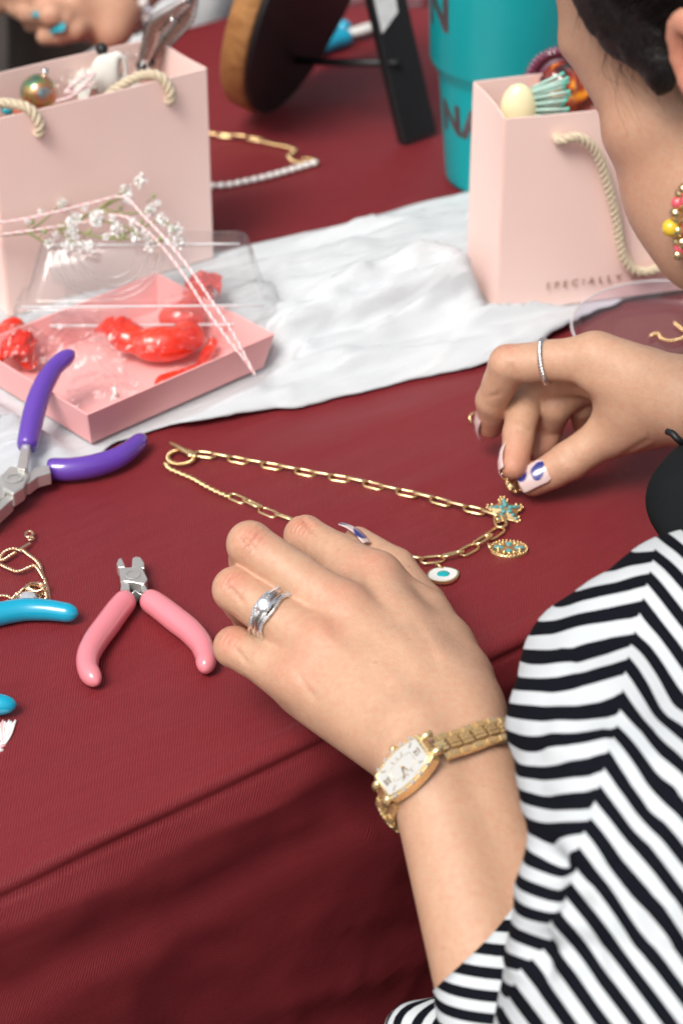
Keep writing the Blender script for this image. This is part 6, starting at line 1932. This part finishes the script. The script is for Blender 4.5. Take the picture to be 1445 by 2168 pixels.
# trousers hidden below the table
S = SDF((.0, .25, -.75), (.72, 1.10, -.20), .008); f = S.field()
for sg in (-1, 1):
    side = Vector((.57, .82, 0)).normalized() * .085 * sg; fwd = Vector((-.57, .5, 0)).normalized()
    kn = hips + side + fwd * .36 + Vector((0, 0, -.02))
    S.cone(f, hips + side, kn, .092, .066, .03); S.cone(f, kn, Vector((kn.x + .02, kn.y - .02, -.70)), .064, .05, .02)
    S.cone(f, Vector((kn.x + .02, kn.y - .02, -.715)), Vector((kn.x + .02, kn.y - .02, -.715)) + fwd * .14, .03, .024, .02)
P_, Q_ = S.mesh(f); np_object('trousers', [(P_, Q_)], m_blackcloth, wo)
chs = empty('stool', Vector((.47, .49, FLOOR_Z)), 'dark stool under the woman in the striped top', 'stool')
mb = MB(); mb.lathe(Vector((.47, .49, -.455)), [(0, 0), (.17, 0), (.175, .012), (.16, .03), (0, .034)], 36); mb.build('seat', m_blackcloth, chs)
for k in range(4):
    a = R(45 + 90 * k); mb = MB(); mb.tube([Vector((.47 + .15 * math.cos(a), .49 + .15 * math.sin(a), FLOOR_Z)), Vector((.47 + .11 * math.cos(a), .49 + .11 * math.sin(a), -.455))], .012, 10); mb.build('leg', m_steel, chs)

# ------------------------------------------------------------------ the person across the table
p2b = U(150, -40, 0); p2b.z = FLOOR_Z
po = empty('person', p2b, 'person across the table with turquoise nails, hand held behind the plain pink bag', 'person')
S = SDF((-.36, 1.38, -.30), (.10, 1.98, .30), .0022); f = S.field()
zH = .018
def Q(px, py, dz=0.0): return U(px, py, zH + dz)
w0 = Q(236, 30, .004)
fing = [[(175, 22, .012), (110, 30, .016), (62, 28, .006), (30, 16, -.004)], [(190, 34, .006), (135, 38, .012), (98, 44, .004), (68, 50, -.004)], [(200, 52, .0), (160, 60, .004), (125, 70, .0), (96, 77, -.004)], [(160, 0, .02), (90, -6, .022), (40, -10, .01), (20, -20, .0)]]
hf = S.field()
for j, P in enumerate(fing):
    J = [Q(*q) for q in P]
    g = S.field(); S.chain(g, J, [9.5 * mm, 8.8 * mm, 8.0 * mm, 6.6 * mm], .004); hf = SDF.smin(hf, g, .0015)
for j, P in enumerate(fing): S.cone(f, Q(*P[0]), w0, 10 * mm, 15 * mm, .012)
S.cone(f, Q(185, 52, -.006), Q(235, 66, -.004), 12 * mm, 14 * mm, .012)
el = w0 + Vector((.09, .17, .06))
S.cone(f, w0, w0.lerp(el, .3), 19 * mm, 21 * mm, .012); S.cone(f, w0.lerp(el, .3), el, 21 * mm, 32 * mm, .012)
f = SDF.smin(f, hf, .006)
P1, Q1 = S.mesh(f); P1 = relax(P1, Q1, 2)
S = SDF((-.56, 1.58, -.32), (.16, 2.15, .58), .009); f = S.field()
pc_ = Vector((-.17, 1.92, -.1)); sh1 = Vector((-.33, 1.90, .20)); sh2 = Vector((.01, 1.92, .20)); hd2 = Vector((-.17, 1.84, .40))
S.cone(f, pc_ + Vector((0, 0, -.16)), pc_ + Vector((0, 0, .22)), .12, .10, .04); S.cone(f, sh1, sh2, .05, .05, .03); S.cone(f, sh2, el, .045, .035, .02); S.cone(f, (sh1 + sh2) / 2, hd2, .05, .05, .02)
S.ell(f, hd2 + Vector((0, -.01, .05)), (.073, .092, .11), None, .02); S.ell(f, hd2 + Vector((0, -.075, -.01)), (.045, .03, .05), None, .02); S.cone(f, hd2 + Vector((0, -.10, .05)), hd2 + Vector((0, -.115, .02)), .009, .012, .012)
el1 = Vector((-.36, 1.80, -.02)); S.cone(f, sh1, el1, .045, .036, .02); S.cone(f, el1, Q(20, -15, .01), .034, .022, .02)
P2, Q2 = S.mesh(f)
PA = np.concatenate([P1, P2]); z_ = np.zeros(len(PA))
np_object('body', [(P1, Q1), (P2, Q2)], M_SKIN, po, attrs={'red': z_ + .15, 'knw': z_, 'knt': z_, 'lip': z_, 'brow': z_})
nn = camdir(Q(96, 77)) + Vector((0, .2, .9)); J = [Q(*q) for q in fing[2]]
M_TNAIL = plastic('turquoise_polish', (.0, .30, .38), .12)
_keep = M_NAIL; M_NAIL = M_TNAIL
nail(Q(139, 52, .011), (Q(108, 60, .006) - Q(139, 52, .011)), Vector((-.1, -.5, .8)), .010, .014, [], 'nail', parent=po)
nail(Q(88, 26, .018), (Q(60, 22, .012) - Q(88, 26, .018)), Vector((-.1, -.5, .8)), .010, .013, [], 'nail', parent=po)
M_NAIL = _keep
def cloth(name, prims, mat, lo, hi, vox=.008):
    S = SDF(lo, hi, vox); f = S.field()
    for a, b_, r1, r2, k in prims: S.cone(f, a, b_, r1, r2, k)
    P_, Q_ = S.mesh(f); P_ = relax(P_, Q_, 2)
    for i in range(len(P_)): v = Vector(P_[i]); P_[i] = v + Vector((0, -1, .2)) * (.010 * mnoise.fractal(v * 14, 1, 2, 3))
    return np_object(name, [(P_, Q_)], mat, po)
m_brown = vary(principled('dark_brown_knit', (.030, .016, .012), .9), .3, 40, .4, 300)
m_greyk = vary(principled('grey_marl', (.20, .20, .19), .95), .4, 220, .6, 400)
m_whitec = vary(principled('white_cotton', (.62, .64, .66), .9), .05, 30, .3, 200)
cloth('brown_top', [(pc_ + Vector((0, 0, -.17)), pc_ + Vector((0, 0, .20)), .145, .12, .04), (sh1, sh2, .062, .062, .03), (sh2, sh2.lerp(el, .8), .058, .048, .02)], m_brown, (-.50, 1.60, -.36), (.18, 2.15, .32))
cloth('grey_sleeve', [(sh1, el1, .060, .050, .02), (el1, el1.lerp(Q(20, -15, .01), .55), .050, .040, .02)], m_greyk, (-.52, 1.50, -.12), (-.14, 2.05, .30))
cloth('white_apron', [(Vector((-.17, 1.76, -.16)), Vector((-.13, 1.77, -.05)), .045, .045, .04), (Vector((-.19, 1.74, -.30)), Vector((-.15, 1.76, -.14)), .06, .05, .04), (Vector((-.24, 1.76, -.30)), Vector((-.20, 1.76, -.14)), .05, .04, .04)], m_whitec, (-.36, 1.58, -.40), (.06, 1.92, .10))
bw = empty('crystal_bracelet', w0, 'sparkling white crystal bracelet on the wrist behind the plain pink bag', 'bracelet')
fa_ = (el - w0).normalized(); b1 = fa_.cross(Vector((0, 0, 1))).normalized(); b2 = b1.cross(fa_)
for k in range(22):
    a = 2 * math.pi * k / 22; c_ = w0 + fa_ * .012 + (b1 * math.cos(a) + b2 * math.sin(a)) * .0225
    mb = MB(); mb.ball(c_, .0042 * (1.25 if 3 < k < 10 else 1), 8, 6); mb.build('crystal', M_PEARL if k % 2 else M_GEM, bw, smooth=False)
